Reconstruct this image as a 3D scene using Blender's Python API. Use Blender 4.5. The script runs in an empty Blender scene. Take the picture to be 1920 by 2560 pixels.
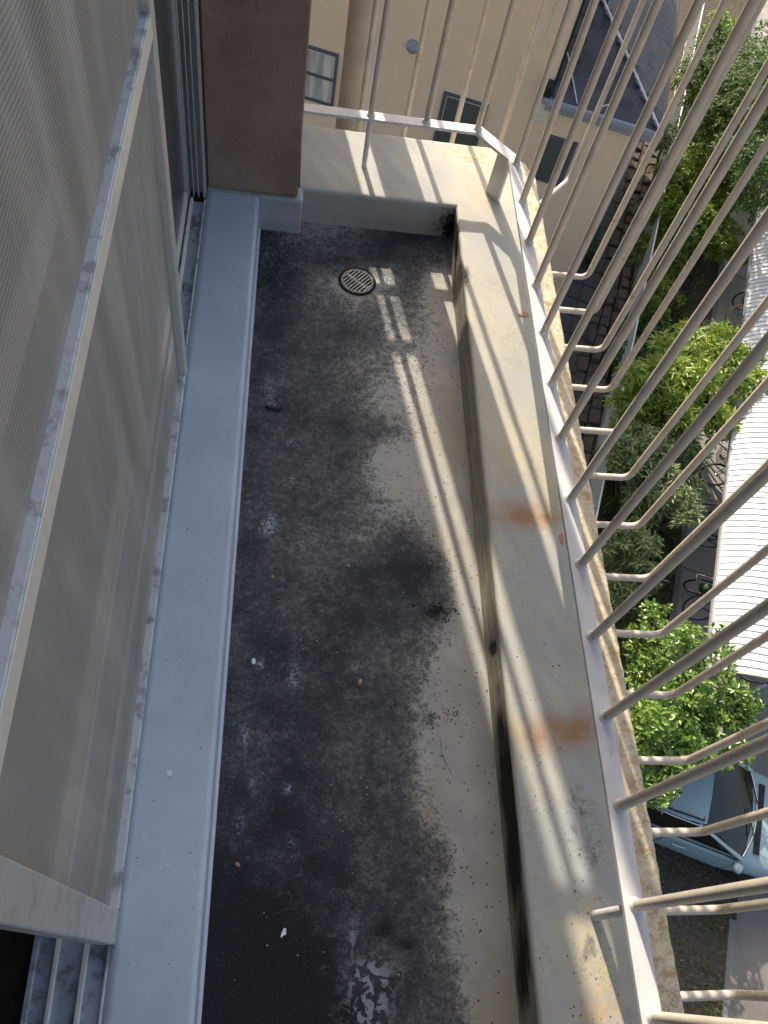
import bpy, math, random
import numpy as np
from mathutils import Vector, Matrix
random.seed(7); rng = np.random.default_rng(7)
scene = bpy.context.scene
col = scene.collection

# ------------------------------------------------------------------ camera
CAMPOS = np.array([0.0737, 0.0, 1.70]); FPX = 1994.1
YAW, PITCH, ROLL = -0.2843, 1.0308, 0.3008
def cam_axes():
    b, c, a = PITCH, ROLL, YAW
    r0 = np.array([1., 0, 0]); u0 = np.array([0, math.sin(b), math.cos(b)]); f0 = np.array([0, math.cos(b), -math.sin(b)])
    r = math.cos(c)*r0 + math.sin(c)*u0; u = -math.sin(c)*r0 + math.cos(c)*u0
    Z = np.array([[math.cos(a), -math.sin(a), 0], [math.sin(a), math.cos(a), 0], [0, 0, 1]])
    return Z@r, Z@u, Z@f0
CR, CU, CF = cam_axes()
cd = bpy.data.cameras.new('camera'); cam = bpy.data.objects.new('camera', cd); col.objects.link(cam)
cd.sensor_fit = 'HORIZONTAL'; cd.sensor_width = 36; cd.lens = FPX/1920*36; cd.clip_start = .02; cd.clip_end = 500
M = Matrix(((CR[0], CU[0], -CF[0], CAMPOS[0]), (CR[1], CU[1], -CF[1], CAMPOS[1]), (CR[2], CU[2], -CF[2], CAMPOS[2]), (0, 0, 0, 1)))
cam.matrix_world = M
scene.camera = cam

# ------------------------------------------------------------------ sky and sun
SUN = Vector((-.186, 1.0, .69)).normalized()          # direction towards the sun
world = bpy.data.worlds.new('World'); scene.world = world; world.use_nodes = True
wn = world.node_tree; wn.nodes.clear()
sky = wn.nodes.new('ShaderNodeTexSky'); sky.sky_type = 'NISHITA'; sky.sun_disc = False
sky.sun_elevation = math.asin(SUN.z); sky.sun_rotation = math.atan2(SUN.x, SUN.y)
sky.air_density = 1.0; sky.dust_density = 5.0; sky.ozone_density = .4
bg = wn.nodes.new('ShaderNodeBackground'); bg.inputs['Strength'].default_value = .15
wo = wn.nodes.new('ShaderNodeOutputWorld')
wn.links.new(sky.outputs[0], bg.inputs[0]); wn.links.new(bg.outputs[0], wo.inputs[0])
sl = bpy.data.lights.new('sun', 'SUN'); sl.energy = 3.9; sl.angle = math.radians(.53); sl.color = (1, .90, .74)
so = bpy.data.objects.new('sun', sl); col.objects.link(so); so.location = (0, 0, 30)
so.rotation_euler = SUN.to_track_quat('Z', 'Y').to_euler()
scene.view_settings.view_transform = 'Standard'; scene.view_settings.look = 'None'
scene.view_settings.exposure = .68; scene.view_settings.gamma = 1

# ------------------------------------------------------------------ helpers
def project(p):
    d = np.asarray(p, float) - CAMPOS; z = d@CF
    return 960 + FPX*(d@CR)/z, 1280 - FPX*(d@CU)/z
def on_z(u, v, z):
    d = CF + CR*(u-960)/FPX - CU*(v-1280)/FPX
    return CAMPOS + d*((z-CAMPOS[2])/d[2])
K = 1920/1659.                                        # the enlarged view used for measuring -> photo pixels
def tag(o, label=None, cat=None, group=None, kind=None):
    if label: o['label'] = label
    if cat: o['category'] = cat
    if group: o['group'] = group
    if kind: o['kind'] = kind
    return o
def thing(name, label, cat, loc=(0, 0, 0), rz=0, group=None):
    o = bpy.data.objects.new(name, None); col.objects.link(o); o.empty_display_size = .1
    o.location = loc; o.rotation_euler = (0, 0, rz)
    return tag(o, label, cat, group)
def link_mesh(name, me, parent=None, loc=(0, 0, 0), rot=(0, 0, 0), scale=(1, 1, 1)):
    o = bpy.data.objects.new(name, me); col.objects.link(o)
    o.location = loc; o.rotation_euler = rot; o.scale = scale
    if parent: o.parent = parent
    return o
class MB:
    def __init__(s): s.v = []; s.f = []; s.sm = []
    def add(s, vs, fs, smooth=False):
        k = len(s.v); s.v += [tuple(map(float, v)) for v in vs]; s.f += [tuple(i+k for i in f) for f in fs]; s.sm += [smooth]*len(fs); return s
    def box(s, a, b, ch=0.0):
        x0, y0, z0 = [min(a[i], b[i]) for i in range(3)]; x1, y1, z1 = [max(a[i], b[i]) for i in range(3)]
        if ch <= 0:
            return s.add([(x0,y0,z0),(x1,y0,z0),(x1,y1,z0),(x0,y1,z0),(x0,y0,z1),(x1,y0,z1),(x1,y1,z1),(x0,y1,z1)],
                         [(0,3,2,1),(4,5,6,7),(0,1,5,4),(1,2,6,5),(2,3,7,6),(3,0,4,7)])
        c = min(ch, (x1-x0)*.49, (y1-y0)*.49, (z1-z0)*.49); vs = []; idx = {}
        X = (x0, x1); Y = (y0, y1); Z = (z0, z1)
        for i in (0, 1):
            for j in (0, 1):
                for k in (0, 1):
                    sx = c*(1-2*i); sy = c*(1-2*j); sz = c*(1-2*k)
                    idx[i,j,k,0] = len(vs); vs.append((X[i], Y[j]+sy, Z[k]+sz))
                    idx[i,j,k,1] = len(vs); vs.append((X[i]+sx, Y[j], Z[k]+sz))
                    idx[i,j,k,2] = len(vs); vs.append((X[i]+sx, Y[j]+sy, Z[k]))
        fs = []
        for i in (0, 1):
            q = [idx[i,0,0,0], idx[i,1,0,0], idx[i,1,1,0], idx[i,0,1,0]]; fs.append(tuple(q if i else q[::-1]))
            q = [idx[0,i,0,1], idx[0,i,1,1], idx[1,i,1,1], idx[1,i,0,1]]; fs.append(tuple(q if i else q[::-1]))
            q = [idx[0,0,i,2], idx[1,0,i,2], idx[1,1,i,2], idx[0,1,i,2]]; fs.append(tuple(q if i else q[::-1]))
        for j in (0, 1):
            for k in (0, 1):
                fs.append((idx[0,j,k,1], idx[1,j,k,1], idx[1,j,k,2], idx[0,j,k,2]))
                fs.append((idx[j,0,k,0], idx[j,1,k,0], idx[j,1,k,2], idx[j,0,k,2]))
                fs.append((idx[j,k,0,0], idx[j,k,1,0], idx[j,k,1,1], idx[j,k,0,1]))
        for i in (0, 1):
            for j in (0, 1):
                for k in (0, 1): fs.append((idx[i,j,k,0], idx[i,j,k,1], idx[i,j,k,2]))
        return s.add(vs, fs)
    def tube(s, pts, r, n=8, cap=True, smooth=True):
        pts = [Vector(p) for p in pts]; rs = r if hasattr(r, '__len__') else [r]*len(pts)
        vs = []; fs = []; up = None
        for i, p in enumerate(pts):
            t = (pts[min(i+1, len(pts)-1)] - pts[max(i-1, 0)]).normalized()
            if up is None: up = t.orthogonal().normalized()
            up = (up - t*up.dot(t)).normalized() if (up - t*up.dot(t)).length > 1e-5 else t.orthogonal().normalized()
            w = t.cross(up)
            for k in range(n):
                a = 2*math.pi*k/n; vs.append(p + (up*math.cos(a)+w*math.sin(a))*rs[i])
        for i in range(len(pts)-1):
            for k in range(n):
                fs.append((i*n+k, i*n+(k+1)%n, (i+1)*n+(k+1)%n, (i+1)*n+k))
        s.add(vs, fs, smooth)
        if cap:
            m = len(pts)-1
            s.add(vs[:n], [tuple(range(n))[::-1]]); s.add(vs[m*n:], [tuple(range(n))])
        return s
    def ring(s, c, ax, R, r, n=28, m=8):
        ax = Vector(ax).normalized(); u = ax.orthogonal().normalized(); w = ax.cross(u); c = Vector(c); vs = []; fs = []
        for i in range(n):
            a = 2*math.pi*i/n; d = u*math.cos(a)+w*math.sin(a)
            for k in range(m):
                b = 2*math.pi*k/m; vs.append(c + d*(R+r*math.cos(b)) + ax*(r*math.sin(b)))
        for i in range(n):
            for k in range(m):
                fs.append((i*m+k, ((i+1)%n)*m+k, ((i+1)%n)*m+(k+1)%m, i*m+(k+1)%m))
        return s.add(vs, fs, True)
    def lathe(s, prof, c=(0, 0, 0), n=24, smooth=True):
        vs = []; fs = []
        for r, z in prof:
            for k in range(n):
                a = 2*math.pi*k/n; vs.append((c[0]+r*math.cos(a), c[1]+r*math.sin(a), c[2]+z))
        for i in range(len(prof)-1):
            for k in range(n): fs.append((i*n+k, i*n+(k+1)%n, (i+1)*n+(k+1)%n, (i+1)*n+k))
        return s.add(vs, fs, smooth)
    def grid(s, P, smooth=True, flip=False):            # P[i][j] points
        ni = len(P); nj = len(P[0]); vs = [p for r in P for p in r]; fs = []
        for i in range(ni-1):
            for j in range(nj-1):
                q = (i*nj+j, (i+1)*nj+j, (i+1)*nj+j+1, i*nj+j+1); fs.append(q[::-1] if flip else q)
        return s.add(vs, fs, smooth)
    def poly(s, pts, th, d=(0, 0, 1)):
        n = len(pts); d = Vector(d); a = [Vector(p) for p in pts]; b = [p + d*th for p in a]
        fs = [tuple(range(n))[::-1], tuple(range(n, 2*n))] + [(i, (i+1) % n, n+(i+1) % n, n+i) for i in range(n)]
        return s.add(a+b, fs)
    def mesh(s, name, mat):
        me = bpy.data.meshes.new(name); me.from_pydata(s.v, [], s.f); me.materials.append(mat)
        me.polygons.foreach_set('use_smooth', s.sm); me.update(); return me
    def build(s, name, mat, parent=None, world=False, **kw):
        if parent is not None and world:
            l = parent.location; c, sn = math.cos(-parent.rotation_euler.z), math.sin(-parent.rotation_euler.z)
            s.v = [((v[0]-l.x)*c-(v[1]-l.y)*sn, (v[0]-l.x)*sn+(v[1]-l.y)*c, v[2]-l.z) for v in s.v]
        return link_mesh(name, s.mesh(name, mat), parent, **kw)
def set_attr(me, name, vals):
    a = me.attributes.new(name, 'FLOAT', 'POINT'); a.data.foreach_set('value', np.asarray(vals, dtype=np.float32))
def copy_tree(o, parent=None):
    c = o.copy(); col.objects.link(c); c.parent = parent
    for ch in list(o.children): copy_tree(ch, c)
    return c

# ------------------------------------------------------------------ materials
class NT:
    def __init__(s, name):
        s.m = bpy.data.materials.new(name); s.m.use_nodes = True; s.t = s.m.node_tree; s.n = s.t.nodes; s.n.clear()
        s.out = s.n.new('ShaderNodeOutputMaterial'); s.b = s.n.new('ShaderNodeBsdfPrincipled'); s.t.links.new(s.b.outputs[0], s.out.inputs[0])
        tc = s.n.new('ShaderNodeTexCoord'); s.obj = tc.outputs['Object']; s.gen = tc.outputs['Generated']
        g = s.n.new('ShaderNodeNewGeometry'); s.pos = g.outputs['Position']; s.norm = g.outputs['Normal']
    def L(s, a, b): s.t.links.new(a, b)
    def put(s, sock, v):
        if isinstance(v, bpy.types.NodeSocket): s.L(v, sock)
        elif v is not None: sock.default_value = v
    def noise(s, scale, detail=4, rough=.55, vec=None, dist=0, sc=None):
        n = s.n.new('ShaderNodeTexNoise'); n.inputs['Scale'].default_value = scale; n.inputs['Detail'].default_value = detail
        n.inputs['Roughness'].default_value = rough; n.inputs['Distortion'].default_value = dist
        v = vec or s.pos
        if sc:
            mp = s.n.new('ShaderNodeMapping'); mp.inputs['Scale'].default_value = sc; s.L(v, mp.inputs['Vector']); v = mp.outputs[0]
        s.L(v, n.inputs['Vector']); return n.outputs['Fac']
    def vor(s, scale, feat='F1', vec=None, out='Distance', rnd=1.0):
        n = s.n.new('ShaderNodeTexVoronoi'); n.feature = feat; n.inputs['Scale'].default_value = scale; n.inputs['Randomness'].default_value = rnd
        s.L(vec or s.pos, n.inputs['Vector']); return n.outputs[out]
    def attr(s, name):
        n = s.n.new('ShaderNodeAttribute'); n.attribute_name = name; return n.outputs['Fac']
    def ramp(s, f, stops):
        n = s.n.new('ShaderNodeValToRGB'); e = n.color_ramp.elements
        while len(e) < len(stops): e.new(.5)
        for i, (p, c) in enumerate(stops):
            e[i].position = p; c = (c, c, c) if not hasattr(c, '__len__') else c; e[i].color = (*c, 1)
        s.L(f, n.inputs[0]); return n.outputs[0]
    def math(s, op, a, b=None, c=None, clamp=False):
        n = s.n.new('ShaderNodeMath'); n.operation = op; n.use_clamp = clamp
        for i, v in enumerate((a, b, c)): s.put(n.inputs[i], v)
        return n.outputs[0]
    def mix(s, f, a, b, mode='MIX'):
        n = s.n.new('ShaderNodeMix'); n.data_type = 'RGBA'; n.blend_type = mode
        col4 = lambda v: (*v, 1) if (hasattr(v, '__len__') and len(v) == 3) else v
        s.put(n.inputs[0], f); s.put(n.inputs[6], col4(a)); s.put(n.inputs[7], col4(b)); return n.outputs[2]
    def maprange(s, v, a, b, c=0, d=1, smooth=True):
        n = s.n.new('ShaderNodeMapRange'); n.interpolation_type = 'SMOOTHSTEP' if smooth else 'LINEAR'
        s.L(v, n.inputs[0])
        for i, q in enumerate((a, b, c, d)): s.put(n.inputs[i+1], q)
        return n.outputs[0]
    def sep(s, v):
        n = s.n.new('ShaderNodeSeparateXYZ'); s.L(v, n.inputs[0]); return n.outputs
    def bump(s, h, strength=.3, dist=.002, normal=None):
        n = s.n.new('ShaderNodeBump'); n.inputs['Strength'].default_value = strength; n.inputs['Distance'].default_value = dist
        s.L(h, n.inputs['Height'])
        if normal: s.L(normal, n.inputs['Normal'])
        return n.outputs[0]
    def fin(s, color=None, rough=None, spec=None, metal=None, normal=None, **kw):
        for k, v in (('Base Color', color), ('Roughness', rough), ('Specular IOR Level', spec), ('Metallic', metal), ('Normal', normal)):
            if v is None: continue
            if k == 'Base Color' and not isinstance(v, bpy.types.NodeSocket): v = (*v, 1)
            s.put(s.b.inputs[k], v)
        for k, v in kw.items(): s.put(s.b.inputs[k], v)
        return s.m
def simple(name, c, rough=.6, spec=.4, metal=0, var=.15, scale=30, bump=0, bscale=200, gen=False):
    t = NT(name); n = t.noise(scale, 5, .6, vec=t.obj if gen else None)
    cc = t.mix(t.maprange(n, .3, .7), tuple(v*(1-var) for v in c), tuple(min(1, v*(1+var)) for v in c))
    nm = t.bump(t.noise(bscale, 3), bump, .002) if bump else None
    return t.fin(cc, rough, spec, metal, nm)

def mat_floor():
    t = NT('stained_floor_paint'); a = t.attr('dirt'); w = t.attr('splash')
    n1 = t.noise(9, 6, .62); n2 = t.noise(46, 6, .68); n3 = t.noise(190, 4, .7); n4 = t.noise(700, 2, .6)
    S_ = lambda n, k: t.math('MULTIPLY', t.math('SUBTRACT', n, .5), k)
    add = lambda *q: q[0] if len(q) == 1 else t.math('ADD', q[0], add(*q[1:]))
    big = t.noise(2.6, 5, .6)
    base = t.mix(t.maprange(n1, .3, .7), (.35, .347, .335), (.46, .45, .42))
    base = t.mix(t.maprange(big, .48, .7), base, (.36, .335, .27))
    film = t.maprange(add(a, S_(n1, .75), S_(n2, .85), S_(n3, .6)), .30, .72)
    mid = t.mix(t.maprange(t.noise(85, 5, .7), .33, .67), (.080, .082, .088), (.190, .190, .192))
    c = t.mix(film, base, mid)
    f1 = film
    f2 = t.maprange(add(a, S_(n1, .75), S_(n2, .75), S_(n3, .6)), .66, 1.08)
    dark = t.mix(t.maprange(n2, .3, .7), (.017, .020, .026), (.045, .051, .062))
    c = t.mix(f2, c, dark)
    f3 = t.maprange(add(a, S_(n1, .5), S_(n2, .45), S_(n3, .2)), .98, 1.18)
    c = t.mix(f3, c, t.mix(t.maprange(t.noise(260, 5, .75), .35, .65), (.006, .0075, .011), (.034, .036, .042)))
    # fine mould specks at the fringe of the film
    hf = add(t.noise(130, 5, .75), t.math('MULTIPLY', t.math('MINIMUM', a, .45), .30), S_(n2, .35))
    c = t.mix(t.math('MULTIPLY', t.math('MULTIPLY', t.maprange(hf, .62, .74), t.math('MULTIPLY', t.maprange(a, .06, .22), t.maprange(a, .95, .75))), .75), c, (.07, .063, .055))
    sp = t.math('MULTIPLY', w, t.maprange(t.noise(120, 4, .7), .42, .6))
    c = t.mix(t.math('MULTIPLY', sp, .8), c, (.5, .53, .58))
    fk = t.math('MULTIPLY', t.attr('flake'), t.maprange(t.noise(64, 3, .55, dist=.6), .50, .54))
    c = t.mix(fk, c, t.mix(n2, (.20, .22, .24), (.36, .38, .40)))
    # black crumbs
    vd = t.vor(75); cr = t.math('MULTIPLY', t.math('LESS_THAN', vd, .17), t.math('GREATER_THAN', t.noise(20, 2), .53))
    c = t.mix(t.math('MULTIPLY', cr, .8), c, (.015, .014, .013))
    h = t.math('ADD', t.math('MULTIPLY', n3, .5), t.math('MULTIPLY', n4, .5))
    rough_zone = f3
    hh = t.math('ADD', h, t.math('MULTIPLY', t.math('MULTIPLY', t.noise(170, 5, .75), 5.0), rough_zone))
    return t.fin(c, t.maprange(f1, 0, 1, .5, .82, False), .28, normal=t.bump(hh, .6, .002))
def mat_curb():
    t = NT('weathered_curb_paint'); ru = t.attr('rust'); li = t.attr('lichen'); gr = t.attr('grime'); dp = t.attr('lit_yellow')
    n1 = t.noise(7, 5, .6); n2 = t.noise(40, 6, .65); n3 = t.noise(170, 5, .7)
    base = t.mix(t.maprange(n1, .3, .72), (.365, .372, .368), (.455, .447, .39))
    base = t.mix(t.math('MULTIPLY', t.maprange(n2, .50, .70), .45), base, (.36, .36, .29))
    base = t.mix(t.math('MULTIPLY', t.maprange(n3, .55, .68), t.maprange(n1, .35, .6, .15, .6)), base, (.30, .28, .22))
    base = t.mix(t.math('MULTIPLY', dp, t.maprange(n2, .2, .8)), base, (.62, .50, .26))
    # fine lichen cracks
    ln = t.math('ABSOLUTE', t.math('SUBTRACT', t.noise(70, 7, .72, dist=.4), .5)); ck = t.math('MULTIPLY', t.maprange(ln, .022, .006), t.maprange(t.noise(14, 4, .6), .46, .60))
    base = t.mix(t.math('MULTIPLY', ck, t.math('ADD', .32, t.math('MULTIPLY', gr, 1.2), clamp=True)), base, (.14, .12, .10))
    rm = t.math('MULTIPLY', t.math('MULTIPLY', ru, 1.55), t.math('ADD', .14, t.math('MULTIPLY', t.maprange(t.noise(11, 5, .6), .25, .7), t.math('ADD', .45, t.math('MULTIPLY', n2, .7)))), clamp=True)
    base = t.mix(rm, base, (.34, .20, .105))
    lm = t.maprange(t.math('ADD', li, t.math('ADD', t.math('MULTIPLY', t.math('SUBTRACT', n1, .5), 1.3), t.math('MULTIPLY', t.math('SUBTRACT', n3, .5), .7))), .42, .7)
    lc = t.mix(t.maprange(t.noise(60, 5, .7), .35, .65), (.50, .41, .26), (.64, .58, .45))
    wv = t.n.new('ShaderNodeVectorMath'); wv.operation = 'ADD'; nn = t.n.new('ShaderNodeTexNoise'); nn.inputs['Scale'].default_value = 60; t.L(t.pos, nn.inputs['Vector']); sc_ = t.n.new('ShaderNodeVectorMath'); sc_.operation = 'SCALE'; t.L(nn.outputs['Color'], sc_.inputs[0]); sc_.inputs['Scale'].default_value = .02; t.L(t.pos, wv.inputs[0]); t.L(sc_.outputs[0], wv.inputs[1])
    lc = t.mix(t.math('MULTIPLY', t.math('MULTIPLY', t.math('LESS_THAN', t.vor(130, 'DISTANCE_TO_EDGE', vec=wv.outputs[0]), .07), t.maprange(n2, .45, .6)), .7), lc, (.2, .155, .11))
    lc = t.mix(t.maprange(t.noise(25, 5, .7), .5, .68), lc, (.36, .24, .12))
    base = t.mix(lm, base, lc)
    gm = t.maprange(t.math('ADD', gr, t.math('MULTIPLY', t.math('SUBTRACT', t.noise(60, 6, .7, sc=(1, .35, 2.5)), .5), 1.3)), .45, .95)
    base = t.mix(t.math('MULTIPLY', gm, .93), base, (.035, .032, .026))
    vd = t.vor(75); sp = t.math('MULTIPLY', t.math('LESS_THAN', vd, .085), t.math('GREATER_THAN', n1, .52))
    base = t.mix(t.math('MULTIPLY', sp, .75), base, (.06, .045, .035))
    h = t.math('ADD', t.math('MULTIPLY', n2, .5), t.math('ADD', t.math('MULTIPLY', n3, .35), t.math('MULTIPLY', lm, .35)))
    return t.fin(base, .62, .3, normal=t.bump(h, .24, .0025))
def mat_face():
    t = NT('stained_curb_face'); g = t.attr('grime')
    n = t.noise(45, 6, .7, sc=(1, .22, 1)); n2 = t.noise(190, 5, .7, sc=(1, .3, 1.5)); n1 = t.noise(5, 4)
    c = t.mix(t.maprange(n, .3, .7), (.24, .215, .16), (.47, .44, .36))
    c = t.mix(t.maprange(n1, .45, .7), c, (.40, .38, .33))
    c = t.mix(t.math('MULTIPLY', t.maprange(n2, .5, .68), .6), c, (.10, .085, .06))
    yy = t.sep(t.pos)[1]; c = t.mix(t.maprange(yy, 1.93, 1.985, 0, .85), c, t.mix(t.maprange(n1, .3, .7), (.36, .36, .35), (.46, .46, .44)))
    f = t.maprange(t.math('ADD', g, t.math('MULTIPLY', t.math('SUBTRACT', n, .5), 1.2)), .35, .8)
    c = t.mix(f, c, (.022, .021, .017))
    return t.fin(c, .75, .2, normal=t.bump(n2, .3, .002))
def mat_sill():
    t = NT('blue_grey_sill_paint'); n1 = t.noise(5, 5, .6); n2 = t.noise(38, 5, .65)
    c = t.mix(t.maprange(n1, .3, .7), (.46, .53, .61), (.54, .60, .68))
    c = t.mix(t.math('MULTIPLY', t.maprange(n2, .58, .75), .5), c, (.68, .72, .76))
    st = t.noise(14, 4, .6, sc=(1, .2, 1)); c = t.mix(t.math('MULTIPLY', t.maprange(st, .55, .75), .3), c, (.36, .42, .49))
    c = t.mix(t.math('MULTIPLY', t.maprange(t.noise(2.2, 6, .65), .48, .7), .45), c, (.38, .44, .52))
    c = t.mix(t.math('MULTIPLY', t.maprange(t.noise(22, 6, .75), .60, .70), .35), c, (.64, .69, .74))
    vd = t.vor(38); sp = t.math('MULTIPLY', t.math('LESS_THAN', vd, .055), t.math('GREATER_THAN', n1, .47))
    c = t.mix(sp, c, (.03, .03, .035))
    vw = t.vor(26, vec=t.obj); sw = t.math('MULTIPLY', t.math('LESS_THAN', vw, .045), t.math('GREATER_THAN', n2, .55))
    c = t.mix(sw, c, (.8, .82, .85))
    return t.fin(c, t.maprange(n2, .3, .7, .38, .55), .45, normal=t.bump(t.noise(120, 3), .08, .001))
def mat_pilaster():
    t = NT('brown_render'); n = t.noise(5, 5, .65); s = t.noise(240, 4, .8); s2 = t.noise(120, 4, .7, sc=(1.4, 1, .6))
    c = t.mix(t.maprange(n, .3, .7), (.23, .155, .12), (.34, .24, .185))
    c = t.mix(t.math('MULTIPLY', t.maprange(s, .55, .68), .75), c, (.50, .42, .35))
    c = t.mix(t.math('MULTIPLY', t.maprange(s2, .52, .72), .5), c, (.12, .085, .065))
    c = t.mix(t.math('MULTIPLY', t.maprange(t.noise(30, 5, .7), .64, .74), .6), c, (.42, .36, .31))
    c = t.mix(t.math('MULTIPLY', t.maprange(t.noise(9, 7, .75), .45, .75), .4), c, (.13, .09, .07))
    return t.fin(c, .7, .3, normal=t.bump(t.math('ADD', s, s2), .5, .002))
def mat_bar():
    t = NT('cream_bar_paint'); n = t.noise(22, 5, .6); n2 = t.noise(160, 4, .7)
    c = t.mix(t.maprange(n, .3, .7), (.56, .50, .42), (.66, .595, .51))
    c = t.mix(t.math('MULTIPLY', t.maprange(n2, .62, .72), .5), c, (.34, .28, .21))
    z = t.sep(t.pos)[2]; ft = t.math('MULTIPLY', t.maprange(z, .32, .28), t.maprange(z, .27, .279)); c = t.mix(t.math('MULTIPLY', t.math('MULTIPLY', ft, t.maprange(t.noise(110, 4, .7), .5, .62)), .8), c, (.26, .14, .075))
    return t.fin(c, .42, .45, normal=t.bump(t.math('ADD', n2, t.noise(35, 3)), .14, .002))
def mat_rail():
    t = NT('white_rail_paint'); n = t.noise(18, 5, .6); n2 = t.noise(90, 5, .7)
    c = t.mix(t.maprange(n, .3, .7), (.60, .59, .60), (.70, .68, .65))
    c = t.mix(t.math('MULTIPLY', t.maprange(n2, .66, .72), .85), c, (.30, .17, .09))
    return t.fin(c, .5, .4, normal=t.bump(t.noise(55, 4), .25, .002))
def mat_alu(name='aluminium', dirt=.75, c0=(.60, .63, .66)):
    t = NT(name); n = t.noise(24, 6, .7); n2 = t.noise(300, 3, .7, sc=(1, .2, .2))
    c = t.mix(t.math('MULTIPLY', t.maprange(n, .48, .66), dirt), c0, (.16, .17, .17))
    c = t.mix(t.math('MULTIPLY', t.maprange(n2, .6, .75), .4), c, (.85, .86, .86))
    return t.fin(c, t.maprange(n, .3, .7, .3, .55), .5, .25)
def mat_mesh():
    t = NT('insect_screen_mesh')
    x, y, z = t.sep(t.pos)[:3]
    wob = t.math('MULTIPLY', t.noise(2.2, 3), .05)
    zz = t.math('ADD', t.math('ADD', z, wob), t.math('MULTIPLY', y, .04))
    st = t.math('SINE', t.math('MULTIPLY', zz, 2*math.pi/.0064)); st = t.math('MULTIPLY', t.math('ADD', st, 1), .5)
    warp = t.noise(1.0, 2, vec=t.pos, sc=(1, 130, 3))
    grime = t.noise(4, 5, .65, sc=(1, 2.2, .5))
    c = t.mix(st, (.37, .355, .325), (.53, .508, .465))
    c = t.mix(t.math('MULTIPLY', t.maprange(grime, .42, .72), .55), c, (.70, .665, .60))
    c = t.mix(t.math('MULTIPLY', t.maprange(warp, .5, .7), .25), c, (.45, .45, .45))
    sp = t.math('LESS_THAN', t.vor(55), .06); c = t.mix(t.math('MULTIPLY', sp, .7), c, (.06, .06, .06))
    t.fin(c, .75, .15)
    tr = t.n.new('ShaderNodeBsdfTransparent'); mx = t.n.new('ShaderNodeMixShader')
    t.put(mx.inputs[0], t.math('ADD', .57, t.math('MULTIPLY', st, .12)))
    t.L(tr.outputs[0], mx.inputs[1]); t.L(t.b.outputs[0], mx.inputs[2]); t.L(mx.outputs[0], t.out.inputs[0])
    return t.m
def mat_glass(name, c=(.02, .025, .025), rough=.05):
    t = NT(name); return t.fin(c, rough, .6)
def mat_wall():
    t = NT('beige_siding'); bt = t.n.new('ShaderNodeTexBrick'); t.L(t.obj, bt.inputs['Vector'])
    mp = t.n.new('ShaderNodeMapping'); mp.inputs['Rotation'].default_value = (math.radians(90), 0, 0); t.L(t.obj, mp.inputs[0]); t.L(mp.outputs[0], bt.inputs['Vector'])
    bt.inputs['Scale'].default_value = 1; bt.inputs['Brick Width'].default_value = .24; bt.inputs['Row Height'].default_value = .062
    bt.inputs['Mortar Size'].default_value = .004; bt.inputs['Mortar Smooth'].default_value = .3
    bt.inputs['Color1'].default_value = (.86, .665, .455, 1); bt.inputs['Color2'].default_value = (.89, .70, .48, 1); bt.inputs['Mortar'].default_value = (.79, .605, .41, 1)
    n = t.noise(.9, 4); c = t.mix(t.math('MULTIPLY', t.maprange(n, .4, .7), .25), bt.outputs[0], (.75, .60, .43))
    return t.fin(c, .8, .2, normal=t.bump(bt.outputs['Fac'], .25, -.004))
def mat_leaf(name, c0, c1, gloss=.35, trans=.35):
    t = NT(name); a = t.attr('rnd'); c = t.mix(a, c0, c1)
    t.fin(c, gloss, .5)
    tl = t.n.new('ShaderNodeBsdfTranslucent'); t.L(t.mix(.5, c, (c1[0]*1.3, c1[1]*1.3, c1[2]*.6)), tl.inputs[0])
    mx = t.n.new('ShaderNodeMixShader'); mx.inputs[0].default_value = trans
    t.L(t.b.outputs[0], mx.inputs[1]); t.L(tl.outputs[0], mx.inputs[2]); t.L(mx.outputs[0], t.out.inputs[0]); return t.m
def mat_ground():
    t = NT('bare_soil'); n = t.noise(1.3, 6, .65); n2 = t.noise(14, 6, .7); n3 = t.noise(70, 4, .7)
    c = t.mix(t.maprange(n2, .3, .7), (.06, .050, .040), (.13, .11, .088))
    c = t.mix(t.math('MULTIPLY', t.maprange(n3, .58, .7), .8), c, (.26, .23, .19))
    c = t.mix(t.math('MULTIPLY', t.maprange(n, .52, .68), .55), c, (.055, .075, .025))
    return t.fin(c, .95, .1, normal=t.bump(n2, .8, .05))
def mat_conc(name, c=(.33, .315, .285)):
    t = NT(name); n = t.noise(.8, 6, .65); n2 = t.noise(9, 6, .7); n3 = t.noise(90, 3, .7)
    cc = t.mix(t.maprange(n, .32, .68), tuple(v*.78 for v in c), tuple(v*1.15 for v in c))
    cc = t.mix(t.math('MULTIPLY', t.maprange(n2, .55, .75), .45), cc, tuple(v*.55 for v in c))
    cc = t.mix(t.math('MULTIPLY', t.maprange(n3, .55, .7), .3), cc, tuple(v*1.5 for v in c))
    return t.fin(cc, .85, .2, normal=t.bump(n3, .3, .006))
def mat_slate():
    t = NT('slate_shingle'); oi = t.n.new('ShaderNodeObjectInfo'); n = t.noise(6, 5, .65); n2 = t.noise(1.2, 4)
    c = t.mix(oi.outputs['Random'], (.05, .056, .07), (.095, .095, .10))
    c = t.mix(t.math('MULTIPLY', t.maprange(n, .5, .72), .4), c, (.17, .165, .16))
    return t.fin(c, .6, .35)
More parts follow.
